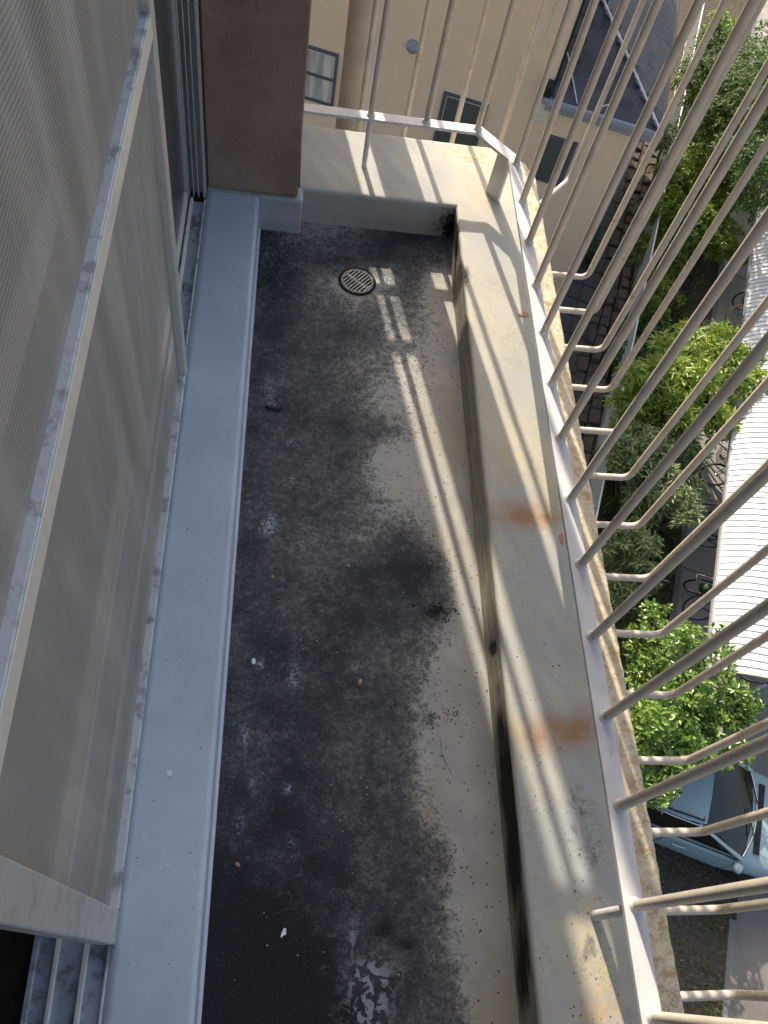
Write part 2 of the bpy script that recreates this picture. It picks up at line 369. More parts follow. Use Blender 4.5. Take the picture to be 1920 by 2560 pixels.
def mat_sheet():
    t = NT('white_roof_sheet'); n = t.noise(.7, 5, .6); n2 = t.noise(25, 4, .7, sc=(1, 1, 1))
    c = t.mix(t.maprange(n, .35, .7), (.72, .71, .72), (.80, .78, .76))
    c = t.mix(t.math('MULTIPLY', t.maprange(n2, .55, .72), .4), c, (.45, .43, .42)); c = t.mix(t.math('MULTIPLY', t.maprange(t.noise(2.5, 5, .7), .5, .7), .4), c, (.50, .48, .45))  # mottling: dirt, with leaf shade painted into the roof colour
    sp = t.math('LESS_THAN', t.vor(3.2), .055); c = t.mix(t.math('MULTIPLY', sp, .85), c, (.05, .045, .04))
    return t.fin(c, .5, .4)

MT = dict(
    floor=mat_floor(), curb=mat_curb(), face=mat_face(), sill=mat_sill(), pil=mat_pilaster(), bar=mat_bar(), rail=mat_rail(),
    alu=mat_alu(), alu2=mat_alu('pale_cream_aluminium', .18, (.86, .83, .75)), stile=mat_alu('scratched_aluminium', .35, (.60, .59, .56)), jamb=mat_alu('grey_jamb_aluminium', .15, (.44, .455, .45)), plinth=simple('grey_plinth_paint', (.36, .385, .405), .6, .3, var=.12, scale=14), alud=mat_alu('dirty_track_aluminium', .95, (.42, .46, .53)), mesh=mat_mesh(),  # alu2: pale colour holds the bright reflection of the mid rail front
    glass=mat_glass('dark_glass', (.075, .078, .068), .22), pane=mat_glass('window_pane', (.10, .115, .10), .08), wall=mat_wall(),
    wood=simple('dark_wood', (.055, .035, .022), .5, .4, var=.4, scale=14), room=simple('room_wall', (.35, .33, .30)),
    stucco=simple('own_wall_render', (.30, .25, .21), .85, .2, var=.15, bump=.3),
    pipe=simple('beige_pipe', (.54, .49, .44), .4, .5, var=.10, scale=5), steel=simple('grate_steel', (.26, .25, .24), .4, .5, .4, var=.45, scale=90),
    black=simple('black_rubber', (.018, .018, .019), .6, .4), wellshade=simple('well_shade_black', (.006, .006, .006), .9, .1),
    greyframe=simple('blue_grey_frame', (.10, .115, .14), .45, .4), greymetal=simple('grey_flashing', (.30, .33, .37), .5, .4),
    cream=simple('cream_plastic', (.72, .67, .52), .5, .4), curtain=simple('pale_curtain', (.62, .60, .55), .9, .1, var=.2, scale=7),
    white=simple('white_cable', (.75, .73, .7), .5, .4), soil=mat_ground(), conc=mat_conc('path_concrete'), kerb=mat_conc('kerb_concrete', (.20, .195, .185)), brown=mat_conc('worn_paving', (.19, .172, .155)),
    paver=mat_conc('dark_paver', (.085, .085, .09)), stone=mat_conc('mossy_stone', (.085, .07, .06)), slate=mat_slate(), sheet=mat_sheet(),
    seam=simple('roof_seam', (.68, .67, .67), .5, .4), shframe=simple('shelter_steel', (.36, .35, .35), .5, .5), galv=simple('galvanised_pipe', (.55, .56, .57), .4, .5, .3),
    wire=simple('galvanised_wire', (.40, .42, .40), .5, .5, .3), bark=simple('bark', (.13, .10, .075), .9, .1, var=.4, scale=20, bump=.5, bscale=60),
    chrome=simple('chrome', (.75, .75, .76), .15, .5, 1.0, var=.05), spoke=simple('spoke_wire', (.5, .5, .5), .3, .5, .8),
    tan=simple('tan_tyre', (.33, .19, .09), .6, .3), darkpaint=simple('dark_bike_paint', (.03, .035, .045), .3, .5), redpaint=simple('maroon_bike_paint', (.12, .025, .03), .3, .5),
    bluepaint=simple('blue_bike_paint', (.03, .07, .16), .3, .5), silverpaint=simple('silver_bike_paint', (.42, .42, .42), .3, .5, .5),
    green=simple('green_bag', (.05, .11, .05), .6, .3, var=.4, scale=12), greybag=simple('grey_seat_shell', (.16, .16, .15), .6, .3),
    car=simple('pale_aqua_paint', (.33, .445, .47), .28, .6, var=.02), carglass=mat_glass('car_glass', (.012, .014, .013), .03), trim=simple('black_trim', (.02, .02, .021), .5, .4),
    bird=simple('paper_white', (.78, .80, .82), .8, .2), crumb=simple('dark_crumbs', (.03, .026, .022), .9, .1, var=.5, scale=60), crust=simple('black_crust_grit', (.017, .018, .022), .75, .35, var=.5, scale=120), pebble=simple('tan_pebble', (.38, .25, .16), .7, .3),
    flake=simple('peeled_paint_flake', (.20, .22, .24), .7, .2, var=.5, scale=160), twig=simple('dry_twig', (.10, .09, .08), .8, .2),
    redmark=simple('red_paint_mark', (.50, .24, .20), .7, .2, var=.3, scale=300),
    leaf1=mat_leaf('glossy_leaf', (.04, .11, .012), (.26, .38, .07), .24, .3), leaf2=mat_leaf('dusty_leaf', (.07, .12, .035), (.27, .32, .13), .45, .25),
    leaf3=mat_leaf('lime_leaf', (.06, .14, .012), (.40, .50, .08), .33, .4), leaf4=mat_leaf('mid_leaf', (.05, .12, .015), (.32, .42, .06), .45, .4),
    leaf5=mat_leaf('deep_leaf', (.020, .06, .014), (.12, .21, .04), .55, .35), grass=mat_leaf('grass_blade', (.05, .08, .015), (.20, .22, .07), .7, .25),
    straw=mat_leaf('dry_grass', (.20, .17, .09), (.36, .32, .2), .8, .2),
)

# ================================================================== BALCONY
W, L, HC, HS = .5876, 1.989, .1184, .1175
# ---- floor
DIRT = [
 (470, [(560,.9),(700,.25),(800,.3),(900,.45),(980,.6)]),
 (505, [(560,.98),(640,.6),(700,.5),(760,.6),(850,.95),(930,.95),(965,.8)]),
 (560, [(560,.97),(640,.95),(720,.98),(800,.98),(860,.85),(920,.75),(965,.5)]),
 (610, [(560,.97),(640,.95),(700,.6),(740,.35),(830,.35),(880,.8),(930,.3),(970,.25)]),
 (660, [(560,.97),(640,.95),(720,.65),(770,.45),(820,.75),(870,.75),(920,.4),(970,.15)]),
 (720, [(550,.93),(650,.92),(740,.86),(800,.8),(850,.6),(900,.5),(950,.3),(990,.1)]),
 (800, [(550,.92),(650,.86),(740,.72),(800,.55),(850,.38),(900,.42),(950,.2),(990,.1)]),
 (870, [(550,.92),(650,.86),(750,.75),(800,.48),(850,.3),(900,.35),(950,.12),(1000,.05)]),
 (930, [(550,.92),(650,.9),(740,.95),(800,.88),(850,.6),(900,.38),(950,.1),(1000,.05)]),
 (990, [(550,.84),(650,.8),(740,.86),(790,.6),(820,.15),(860,.12),(900,.15),(960,.05)]),
 (1050,[(540,.86),(650,.84),(740,.85),(800,.5),(850,.25),(900,.15),(960,.05),(1010,.0)]),
 (1110,[(540,.86),(650,.8),(740,.78),(800,.6),(850,.5),(900,.4),(950,.12),(1010,.0)]),
 (1170,[(530,.9),(650,.74),(740,.66),(800,.66),(850,.9),(900,.85),(940,.4),(980,.0)]),
 (1230,[(530,.9),(650,.86),(740,.82),(800,.95),(870,1.0),(930,1.0),(970,.5),(1000,.0)]),
 (1290,[(530,.9),(650,.9),(740,.92),(820,.97),(900,1.0),(960,.85),(1000,.05),(1040,.0)]),
 (1350,[(520,.9),(650,.93),(740,.97),(820,.92),(900,.85),(960,.5),(1000,.1),(1040,.0)]),
 (1430,[(510,.92),(600,.97),(700,.95),(780,.86),(850,.8),(920,.48),(960,.15),(1030,.0)]),
 (1540,[(495,.93),(600,.97),(720,.94),(800,.86),(860,.8),(910,.45),(960,.25),(1040,.0)]),
 (1640,[(485,.9),(600,.94),(720,.94),(800,.93),(850,.8),(890,.55),(930,.15),(1060,.0)]),
 (1740,[(475,.99),(600,1.02),(700,.97),(800,.93),(860,.86),(920,.45),(970,.1),(1060,.0)]),
 (1850,[(465,1.05),(600,1.04),(700,.99),(800,.93),(900,.9),(960,.65),(1000,.1),(1080,.0)]),
 (1960,[(455,1.13),(600,1.13),(700,1.02),(760,.97),(850,.91),(920,.86),(970,.45),(1010,.05)]),
 (2080,[(445,1.2),(600,1.2),(700,1.14),(760,.97),(850,.92),(920,.86),(980,.55),(1030,.05)]),
 (2200,[(440,1.2),(600,1.2),(740,1.14),(800,.92),(900,.92),(960,.86),(1000,.5),(1050,.1),(1110,.0)])]
def blobs(p, lst):
    u, v = project(p); u /= K; v /= K; s = 0
    for bu, bv, ru, rv, a in lst: s += a*math.exp(-(((u-bu)/ru)**2+((v-bv)/rv)**2))
    return min(1, s)
RV = [r[0] for r in DIRT]
def dirt_at(p):
    u, v = project(p); u /= K; v /= K
    vals = [np.interp(u, [q[0] for q in r[1]], [q[1] for q in r[1]]) for r in DIRT]
    return float(np.interp(v, RV, vals)) + .42*blobs(p, [(945,1322,30,17,1),(930,1553,15,14,.8),(985,1540,16,12,.8),(830,2005,18,20,.5),(880,2040,25,8,.6)])
SPLASH = [(580,1138,17,16,1.4),(588,1120,9,8,1),(563,1437,9,8,1.2),(635,1460,12,30,.7),(530,1590,8,22,.9),(622,1703,9,10,1),(520,1780,8,14,.7),(632,1035,6,7,.9),(628,955,8,7,.6),(585,850,10,28,.5),(700,2095,6,6,.6),(770,1440,10,8,.7),(545,1690,7,10,.5),(770,1985,8,20,.35),(630,1820,9,8,.5)]
xs = np.linspace(-.012, W+.006, 96); ys = np.linspace(-.7, L+.006, 330)
m = MB(); P_ = [[(x, y, 0.0) for y in ys] for x in xs]; m.grid(P_)
fl = m.build('balcony_floor', MT['floor']); tag(fl, kind='structure')
set_attr(fl.data, 'dirt', [dirt_at(p) if p[1] > -.16 else dirt_at((p[0], -.16, 0)) for p in m.v])
set_attr(fl.data, 'flake', [blobs(p, [(800,2110,42,38,1.3),(795,2180,44,50,1.3),(762,2030,10,28,.8)]) if p[1] > -.16 else 0 for p in m.v])
set_attr(fl.data, 'splash', [blobs(p, SPLASH) if p[1] > -.16 else 0 for p in m.v])
o = MB().box((-.02, -.7, -.16), (W+.25, L+.28, -.02)).build('balcony_slab', MT['stucco']); tag(o, kind='structure')

# ---- curb (kerb round the balcony): top ring and inner face
def curb_ring(prof, nseg_y=150):
    rows = []
    def at(o_, w): return o_*(.303/.273) if w else o_
    path = [('y', y) for y in np.linspace(-.7, L, nseg_y)] + [('c', a) for a in np.linspace(0, 90, 9)[1:-1]] + [('x', x) for x in np.linspace(W, .115, 44)]
    for kind, t in path:
        r = []
        for o_, z in prof:
            if kind == 'y': r.append((W+o_, t, z))
            elif kind == 'x': r.append((t, L+at(o_, 1), z))
            else:
                a = math.radians(t); of = at(o_, 1)
                d = min(o_/max(math.cos(a), 1e-6), of/max(math.sin(a), 1e-6), 1.78*o_/(math.cos(a)+math.sin(a))) if o_ > 0 else 0
                r.append((W+d*math.cos(a), L+d*math.sin(a), z))
        rows.append(r)
    return rows
arc = lambda cx, cz, r, a0, a1, n: [(cx+r*math.cos(math.radians(a)), cz+r*math.sin(math.radians(a))) for a in np.linspace(a0, a1, n)]
WC = .2734; R = .009
prof_top = arc(R, HC-R, R, 180, 90, 5) + [(o_, HC) for o_ in np.linspace(.02, WC-.014, 28)] + arc(WC-.008, HC-.008, .008, 90, 0, 4) + [(WC, z) for z in (.06, 0, -.08, -.18)]
m = MB(); m.grid(curb_ring(prof_top), flip=False)
# worn, slightly uneven surface and a ragged outer edge
vv = []
for v in m.v:
    x, y, z = v; n_ = math.sin(x*31+y*7.3)*math.sin(y*23-x*11)*.0012 + math.sin(y*57+x*91)*.0005
    e = 0
    if x > W+WC-.02 and z > .05: e = (math.sin(y*140)+math.sin(y*83+1.3)+math.sin(y*211+.4))*.0006
    vv.append((x+e, y, z+(n_ if z > .1 else 0)))
m.v = vv
cu = m.build('kerb', MT['curb']); tag(cu, kind='structure')
RUST = [(1120,1112,75,26,.8),(1175,1120,40,14,.4),(1228,1582,62,40,1.0),(1275,1560,30,50,.5),(1160,1590,40,35,.45),(1110,1590,30,30,.25),(1300,2190,45,60,.35),(1255,1090,14,80,.4)]
LIT_YELLOW = [(1095,360,70,60,.8),(1010,330,50,40,.5),(1095,960,60,110,.7),(1190,1040,40,90,.6),(1010,620,40,120,.3),(1110,1590,40,50,.6),(1300,2150,70,120,.9),(1250,2000,40,60,.5),(1040,430,60,40,.4),(1080,700,60,100,.35)]  # warm sunlit tone painted into the kerb colour, with some lichen yellow
GR = [(1005,600,14,40,.6),(1060,1480,20,60,.15),(1260,1850,60,180,.25),(1230,1700,50,120,.2),(1010,590,8,20,.4),(1140,1350,30,200,.1),(1270,2060,22,45,.45)]
set_attr(cu.data, 'rust', [blobs(p, RUST) for p in m.v])
set_attr(cu.data, 'lit_yellow', [blobs(p, LIT_YELLOW) for p in m.v])
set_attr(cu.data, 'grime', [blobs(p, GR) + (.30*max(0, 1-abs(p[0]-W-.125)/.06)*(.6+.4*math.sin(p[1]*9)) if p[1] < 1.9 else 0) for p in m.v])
def lichen(p):
    x, y, z = p
    if x > W+.165 and y < 2.24: return .18 + .62*min(1, (x-W-.165)/.07) + (.1 if y < .2 else 0)
    if y > L+.2 and x > .45: return .45
    return 0
set_attr(cu.data, 'lichen', [lichen(p) for p in m.v])
prof_face = [(0.0, z) for z in np.linspace(-.004, HC-R, 7)]
m = MB(); m.grid(curb_ring(prof_face, 260), flip=False)
cf = m.build('kerb_inner_face', MT['face']); tag(cf, kind='structure')
FG = [(1065,1400,12,22,1.0),(1080,1560,16,60,.7),(1095,1680,20,90,1.1),(1110,1850,20,120,1.0),(1130,2080,20,140,.9),(950,470,45,40,.42),(975,500,22,40,.6),(985,545,10,30,.6),(1015,930,10,50,.5),(1005,830,8,40,.4),(1045,1230,10,50,.35),(900,500,60,14,.3),(1075,1480,12,30,.5)]  # entries by the far corner darken the face towards that corner
set_attr(cf.data, 'grime', [blobs(p, FG) for p in m.v])

# ---- door sill with rounded nose
prof = [(-.147, .100), (-.147, HS)] + [(x, HS) for x in np.linspace(-.13, -.012, 8)] + arc(-.010, HS-.010, .010, 90, 0, 5) + [(0, z) for z in (.08, .04, .008)] + arc(.005, .0062, .005, 180, 270, 4) + [(.007, .0012)]
m = MB(); m.grid([[(x, y, z) for x, z in prof] for y in np.linspace(-.7, 1.936, 60)], flip=True)
o = m.build('door_sill', MT['sill']); tag(o, kind='structure')
m = MB(); m.box((-.16, 1.936, -.02), (.126, 2.0, HS), .006); o = m.build('pillar_plinth', MT['plinth']); tag(o, kind='structure')

# ---- brown pillar wall and the rest of the own building
o = MB().box((-.147, 1.9495, HS+.001), (.110, 3.035, 3.0), .004).build('wall_pillar', MT['pil']); tag(o, kind='structure')
o = MB().box((-4.2, 1.99, -12.3), (.108, 3.03, HS), 0).build('wall_lower_end', MT['stucco']); tag(o, kind='structure')
o = MB().box((-4.2, 1.96, HS), (-.30, 3.025, 3.0), 0).build('wall_end', MT['stucco']); tag(o, kind='structure')
o = MB().box((-4.2, -5, -12.3), (-.022, 1.985, -.03), 0).build('wall_lower', MT['stucco']); tag(o, kind='structure')
o = MB().box((-.30, -5, 2.06), (-.13, 1.945, 3.0), 0).build('wall_lintel', MT['stucco']); tag(o, kind='structure')
o = MB().box((-.30, -5, -.03), (-.13, -.95, 2.055), 0).build('wall_near', MT['stucco']); tag(o, kind='structure')
# room behind the door
o = MB().box((-4.2, -5, .02), (-.273, 1.955, .098), 0).build('room_floor', MT['wood']); tag(o, kind='structure')
o = MB().box((-4.2, -5, 2.6), (-.305, 1.955, 2.7), 0).build('room_ceiling', MT['room']); tag(o, kind='structure')
o = MB().box((-4.3, -5, .1), (-4.2, 1.955, 2.6), 0).build('room_wall', MT['room']); tag(o, kind='structure')
o = MB().box((-4.2, -5.1, .1), (-.305, -5.0, 2.6), 0).build('room_wall', MT['room']); tag(o, kind='structure')

# ---- door track
tr = thing('door_track', 'dirty aluminium sliding door track with parallel ridges beside the grey sill', 'door track', (-.21, .6, HS-.02))
m = MB().box((-.272, -.94, .100), (-.1475, 1.90, .106)); m.build('track_base', MT['alud'], tr, True)
for x0, x1, z1, mt in ((-.272, -.262, .124, 'alu'), (-.237, -.229, .121, 'alu2'), (-.191, -.182, .121, 'alu2'), (-.1525, -.1475, .1195, 'alu')):
    MB().box((x0, -.94, .106), (x1, 1.90, z1), .0015).build('ridge', MT[mt], tr, True)

# ---- screen door
sd = thing('screen_door', 'aluminium framed insect screen door with grey mesh above and below a mid rail', 'screen door', (-.148, .65, HS+.002))
XF, XB = -.140, -.157
def pbox(par, name, a, b, mat, ch=.0015): return MB().box(a, b, ch).build(name, MT[mat], par, True)
pbox(sd, 'near_stile', (XB-.012, .040, .1195), (XF, .092, 2.03), 'stile', .002)
pbox(sd, 'far_stile', (XB-.004, 1.250, .1195), (XF, 1.285, 2.03), 'stile', .002)
pbox(sd, 'bottom_rail', (XB-.006, .092, .1195), (XF-.0005, 1.250, .136), 'alu', .002)
pbox(sd, 'mid_rail', (XB-.006, .092, .951), (XF-.002, 1.250, .988), 'alu', .002); pbox(sd, 'mid_rail_glare_face', (XF-.0019, .0921, .952), (XF-.0004, 1.2499, .9872), 'alu2', .0004)  # pale strip paints the outdoor reflection on the rail's front side
pbox(sd, 'top_rail', (XB-.006, .092, 1.99), (XF-.0005, 1.250, 2.03), 'alu', .002)
def screen(z0, z1, sd_):
    P = []
    for y in np.linspace(.088, 1.254, 40):
        P.append([(XB+.0015+.004*math.sin(math.pi*(y-.088)/1.166)*math.sin(math.pi*(z-z0)/(z1-z0))*sd_*math.sin(y*3+z*5), y, z) for z in np.linspace(z0, z1, 26)])
    return MB().grid(P, flip=True)
screen(.136, .952, 1.3).build('lower_mesh', MT['mesh'], sd, True)
screen(.987, 1.992, -1.2).build('upper_mesh', MT['mesh'], sd, True)
# ---- glass sliding doors behind the screen
gd = thing('glass_door', 'pale framed glass sliding door seen dimly behind the insect screen', 'glass door', (-.247, .5, HS+.004))
pbox(gd, 'stile', (-.259, .93, .121), (-.236, .99, 2.03), 'alu2'); pbox(gd, 'stile', (-.259, .055, .121), (-.236, .11, 2.03), 'alu2')
pbox(gd, 'bottom_rail', (-.258, .11, .1215), (-.237, .93, .20), 'alu2'); pbox(gd, 'mid_rail', (-.258, .11, .87), (-.237, .93, .93), 'alu2'); pbox(gd, 'top_rail', (-.258, .11, 1.98), (-.237, .93, 2.03), 'alu2')
pbox(gd, 'pane', (-.2495, .11, .2), (-.2455, .93, .87), 'glass', 0); pbox(gd, 'pane', (-.2495, .11, .93), (-.2455, .93, 1.98), 'glass', 0)
g2 = thing('glass_door', 'dark glass sliding door closed against the jamb by the brown pillar', 'glass door', (-.202, 1.4, HS+.004))
pbox(g2, 'stile', (-.212, .98, .123), (-.194, 1.03, 2.03), 'alu2'); pbox(g2, 'stile', (-.212, 1.865, .123), (-.194, 1.900, 2.03), 'jamb')
pbox(g2, 'bottom_rail', (-.211, 1.03, .1235), (-.195, 1.865, .165), 'alu2'); pbox(g2, 'top_rail', (-.211, 1.03, 1.98), (-.195, 1.865, 2.03), 'alu2')
pbox(g2, 'pane', (-.205, 1.03, .165), (-.201, 1.865, 1.98), 'glass', 0)
jb = thing('door_jamb', 'aluminium door jamb with vertical grooves against the brown pillar', 'door frame', (-.21, 1.92, HS))
pbox(jb, 'backing', (-.198, 1.925, .119), (-.148, 1.948, 2.055), 'jamb'); pbox(jb, 'inner_return', (-.30, 1.930, .10), (-.1985, 1.948, 2.055), 'trim', 0)
for x0, x1 in ((-.1975, -.192), (-.183, -.1795), (-.170, -.166), (-.1545, -.149)):
    pbox(jb, 'rib', (x0, 1.902, .119), (x1, 1.925, 2.055), 'jamb')
pbox(jb, 'dark_seal', (-.148, 1.935, .119), (-.1475+.002, 1.949, 2.055), 'trim', 0)
# sealant / sun bleached gap between jamb and pillar
# ---- inner railing
ZR = .28; XR = .7225; YF = 2.135; ZT = 1.52
rl = thing('balcony_railing', 'white painted flat bar railing with round vertical bars standing on the kerb', 'railing', (XR, 1.0, HC))
C1 = Vector((.6262, YF)); C2 = Vector((XR, 2.020))
def strip(pts, w, z0, z1):
    # flat bar following a plan polyline with mitred corners
    n = len(pts); L_, R_ = [], []
    for i in range(n):
        a = (pts[i]-pts[i-1]).normalized() if i else (pts[1]-pts[0]).normalized()
        b = (pts[i+1]-pts[i]).normalized() if i < n-1 else a
        t = (a+b).normalized(); nn = Vector((-t.y, t.x)); k = w/2/max(.3, nn.dot(Vector((-a.y, a.x))))
        L_.append(pts[i]+nn*k); R_.append(pts[i]-nn*k)
    vs = []; fs = []
    for i in range(n): vs += [(*R_[i], z0), (*L_[i], z0), (*L_[i], z1), (*R_[i], z1)]
    for i in range(n-1):
        k = 4*i; fs += [(k+j, k+(j+1) % 4, k+4+(j+1) % 4, k+4+j) for j in range(4)]
    fs += [(0, 3, 2, 1), (4*n-4, 4*n-3, 4*n-2, 4*n-1)]
    return MB().add(vs, fs)
RP = [Vector((.1105, YF)), C1, C2, Vector((XR, -.7))]
strip(RP, .036, ZR-.009, ZR).build('bottom_rail', MT['rail'], rl, True)
strip(RP, .045, ZT, ZT+.014).build('top_rail', MT['rail'], rl, True)
# weld beads + bars
bar_me = MB().tube([(0, 0, 0), (0, 0, ZT-ZR)], .0091, 12, False).mesh('bar', MT['bar'])
weld_me = MB().lathe([(.0145, 0), (.0125, .002), (.0105, .0055), (.0093, .009)], n=12).mesh('weld', MT['rail'])
def bar(x, y):
    b = link_mesh('bar', bar_me, rl, (x-rl.location.x, y-rl.location.y, ZR-rl.location.z), (random.uniform(-.004, .004), random.uniform(-.004, .004), random.random()*6)); link_mesh('weld', weld_me, b, rot=(0, 0, random.random()*6))
for k in range(-3, 14): bar(XR+.004, -.0834+.16*k)
for x in (.306, .470, .624): bar(x, YF)
def post(mb, mat): return mb.build('post', MT[mat], rl, True)
post(MB().tube([(.307, 2.124, HC-.003), (.306, 2.132, ZR-.008)], .008, 10), 'rail')
post(MB().tube([(.7165, .070, HC-.003), (.7215, .073, ZR-.008)], .0095, 10), 'rail')
a = Vector((.690, 2.075)); b = Vector((.722, 2.033))       # flat corner post
dn = Vector((a.y-b.y, b.x-a.x)).normalized()*.005
post(MB().add([(*(a-dn), HC-.003), (*(b-dn), HC-.003), (*(b+dn), HC-.003), (*(a+dn), HC-.003), (*(a-dn), ZR-.009), (*(b-dn), ZR-.009), (*(b+dn), ZR-.009), (*(a+dn), ZR-.009)],
          [(0,3,2,1),(4,5,6,7),(0,1,5,4),(1,2,6,5),(2,3,7,6),(3,0,4,7)]), 'rail')
# ---- outer railing: bars cranked out of the slab edge
XO, ZO, YO = .9936, .0654, 2.43
ro = thing('outer_guard', 'cream painted guard of round bars bent outwards from under the kerb edge', 'railing', (XO, 1.0, ZO))
def cranked(stub, bend, top):
    s0, b0 = Vector(stub), Vector(bend); d = (b0-s0).normalized(); r = .024; pts = [s0, b0-d*r]
    for i in range(1, 7):
        a_ = math.radians(15*i); pts.append(b0-d*r + d*(r*math.sin(a_)) + Vector((0, 0, r*(1-math.cos(a_)))))
    pts.append(Vector((b0.x, b0.y, top))); return pts
base = cranked((W+WC-.012, 0, ZO), (XO, 0, ZO), 1.72)
ob_me = MB().tube([(p.x-XO, p.y, p.z-ZO) for p in base], 0.0086, 12, False).mesh('bar', MT['bar'])
for k in range(-3, 14): link_mesh('bar', ob_me, ro, (0, -.0648+.1434*k-1.0, 0))
cs = cranked((.853, 2.075, ZO), (1.002, 2.250, ZO), 1.72); MB().tube(cs, 0.0086, 12, False).build('bar', MT['bar'], ro, True)
for x in (.305, .457, .625, .79):
    MB().tube(cranked((x, 2.28, -.02), (x, YO, -.02), 1.72), 0.0086, 12, False).build('bar', MT['bar'], ro, True)
strip([Vector((.115, YO)), Vector((.86, YO)), Vector((XO, 2.27)), Vector((XO, -.6))], .036, 1.72, 1.732).build('top_rail', MT['rail'], ro, True)

# ---- down pipe
dp = thing('down_pipe', 'thick beige rainwater pipe running down beyond the railing', 'pipe', (.302, 2.688, -12.3))
MB().tube([(.302, 2.688, -12.3), (.302, 2.688, 3.0)], .060, 28).build('pipe', MT['pipe'], dp, True)
MB().box((.10, 2.685, .80), (.362, 2.703, .822)).build('bracket', MT['pipe'], dp, True)
MB().box((.10, 2.66, -2.2), (.362, 2.705, -2.16)).build('bracket', MT['pipe'], dp, True)

# ---- drain
dr = thing('floor_drain', 'round slotted metal drain cover set in the stained balcony floor', 'drain', (.2985, 1.757, 0))
MB().lathe([(.0565, .0008), (.055, .0035), (.050, .004), (.0495, .0005)], n=40).build('rim', MT['crumb'], dr)  # dark ring stands for the black gap round the cover
MB().lathe([(.0497, .0012), (.0001, .0012)], n=40).build('well_shade', MT['wellshade'], dr)  # flat black disc; the unlit depth below the slots is painted
m = MB().lathe([(.0495, .0014), (.0495, .0040), (.044, .0046), (.0425, .0040), (.0425, .0014)], n=40); m.build('cover_ring', MT['steel'], dr)
ang = math.radians(50)
for i in range(-4, 5):
    c_ = i*.0097; hl = math.sqrt(max(0, .0432**2-c_*c_))
    m = MB().box((-hl, -.0024, .0014), (hl, .0024, .0050), .0006); m.build('slat', MT['steel'], dr, rot=(0, 0, ang), loc=(-math.sin(ang)*c_, math.cos(ang)*c_, 0))
MB().box((-.0032, -.040, .0013), (.0032, .040, .0041), .0006).build('cross_slat', MT['steel'], dr, rot=(0, 0, ang))

# ---- loose bits on the floor, curb and sill
def at_px(u, v, z): return on_z(u*K, v*K, z)
def crumb_field(n, fn, smin, smax, mat, name, label, cat, zf=None):
    m = MB()
    for _ in range(n):
        p = fn(); s = random.uniform(smin, smax); h = s*random.uniform(.3, .7); k = random.choice((4, 5, 6)); a0 = random.random()*6
        el = random.uniform(.45, 1); th = random.random()*3.1
        base = []
        for i in range(k):
            a = a0+2*math.pi*i/k; r = s*random.uniform(.7, 1.1); x, y = r*math.cos(a), r*el*math.sin(a)
            base.append((p[0]+x*math.cos(th)-y*math.sin(th), p[1]+x*math.sin(th)+y*math.cos(th), p[2]))
        top = (p[0]+random.uniform(-.3, .3)*s, p[1]+random.uniform(-.3, .3)*s, p[2]+h)
        m.add(base+[top], [(i, (i+1) % k, k) for i in range(k)])
    o = m.build(name, mat); tag(o, label, cat, kind='stuff'); return o
def flat(x0, x1, y0, y1, z): return lambda: (random.uniform(x0, x1), random.uniform(y0, y1), z)
def corner_bits():
    p = at_px(random.gauss(595, 28), random.gauss(560, 40), 0); return (max(.01, p[0]), min(1.925, p[1]), 0)
crumb_field(260, corner_bits, .0015, .0045, MT['crumb'], 'dark_grit', 'dark grit heaped in the floor corner under the brown pillar', 'grit')
crumb_field(150, corner_bits, .001, .003, MT['flake'], 'pale_grit', 'pale specks mixed in the floor corner under the brown pillar', 'grit')
crumb_field(420, flat(.02, .58, -.1, 1.9, 0), .0008, .0028, MT['crumb'], 'floor_crumbs', 'tiny black crumbs scattered over the balcony floor', 'debris')
crumb_field(110, flat(.02, .5, -.1, 1.9, 0), .0006, .0018, MT['bird'], 'floor_specks', 'tiny white specks scattered over the balcony floor', 'debris')
def crust():
    while True:
        p = (random.uniform(.005, .36), random.uniform(-.2, .30), 0)
        if dirt_at(p) + random.gauss(0, .06) > 1.08: return p
crumb_field(3600, crust, .0007, .0026, MT['crust'], 'black_crust', 'rough black gritty crust on the floor nearest the camera beside the sill', 'grit')
crumb_field(150, flat(W+.01, W+.16, -.15, .6, HC+.0005), .0006, .0023, MT['crumb'], 'curb_crumbs', 'dark brown crumbs scattered on the near part of the kerb', 'debris')
crumb_field(70, flat(-.14, -.01, -.1, 1.9, HS), .0006, .0018, MT['crumb'], 'sill_crumbs', 'few black specks on the blue grey sill', 'debris')
def moss():
    p = at_px(random.gauss(945, 22), random.gauss(1322, 13), 0); return (p[0], p[1], 0)
crumb_field(90, moss, .0012, .0042, MT['crumb'], 'dirt_patch', 'crusty black dirt patch near the middle of the kerb foot', 'dirt')
def moss2():
    q = random.choice(((930, 1555, 12, 10), (985, 1540, 12, 10), (960, 1555, 25, 8))); p = at_px(random.gauss(q[0], q[2]), random.gauss(q[1], q[3]), 0); return (p[0], p[1], 0)
crumb_field(50, moss2, .0009, .0030, MT['crumb'], 'dirt_patch', 'smaller black dirt crumbs on pale floor nearer the camera', 'dirt')
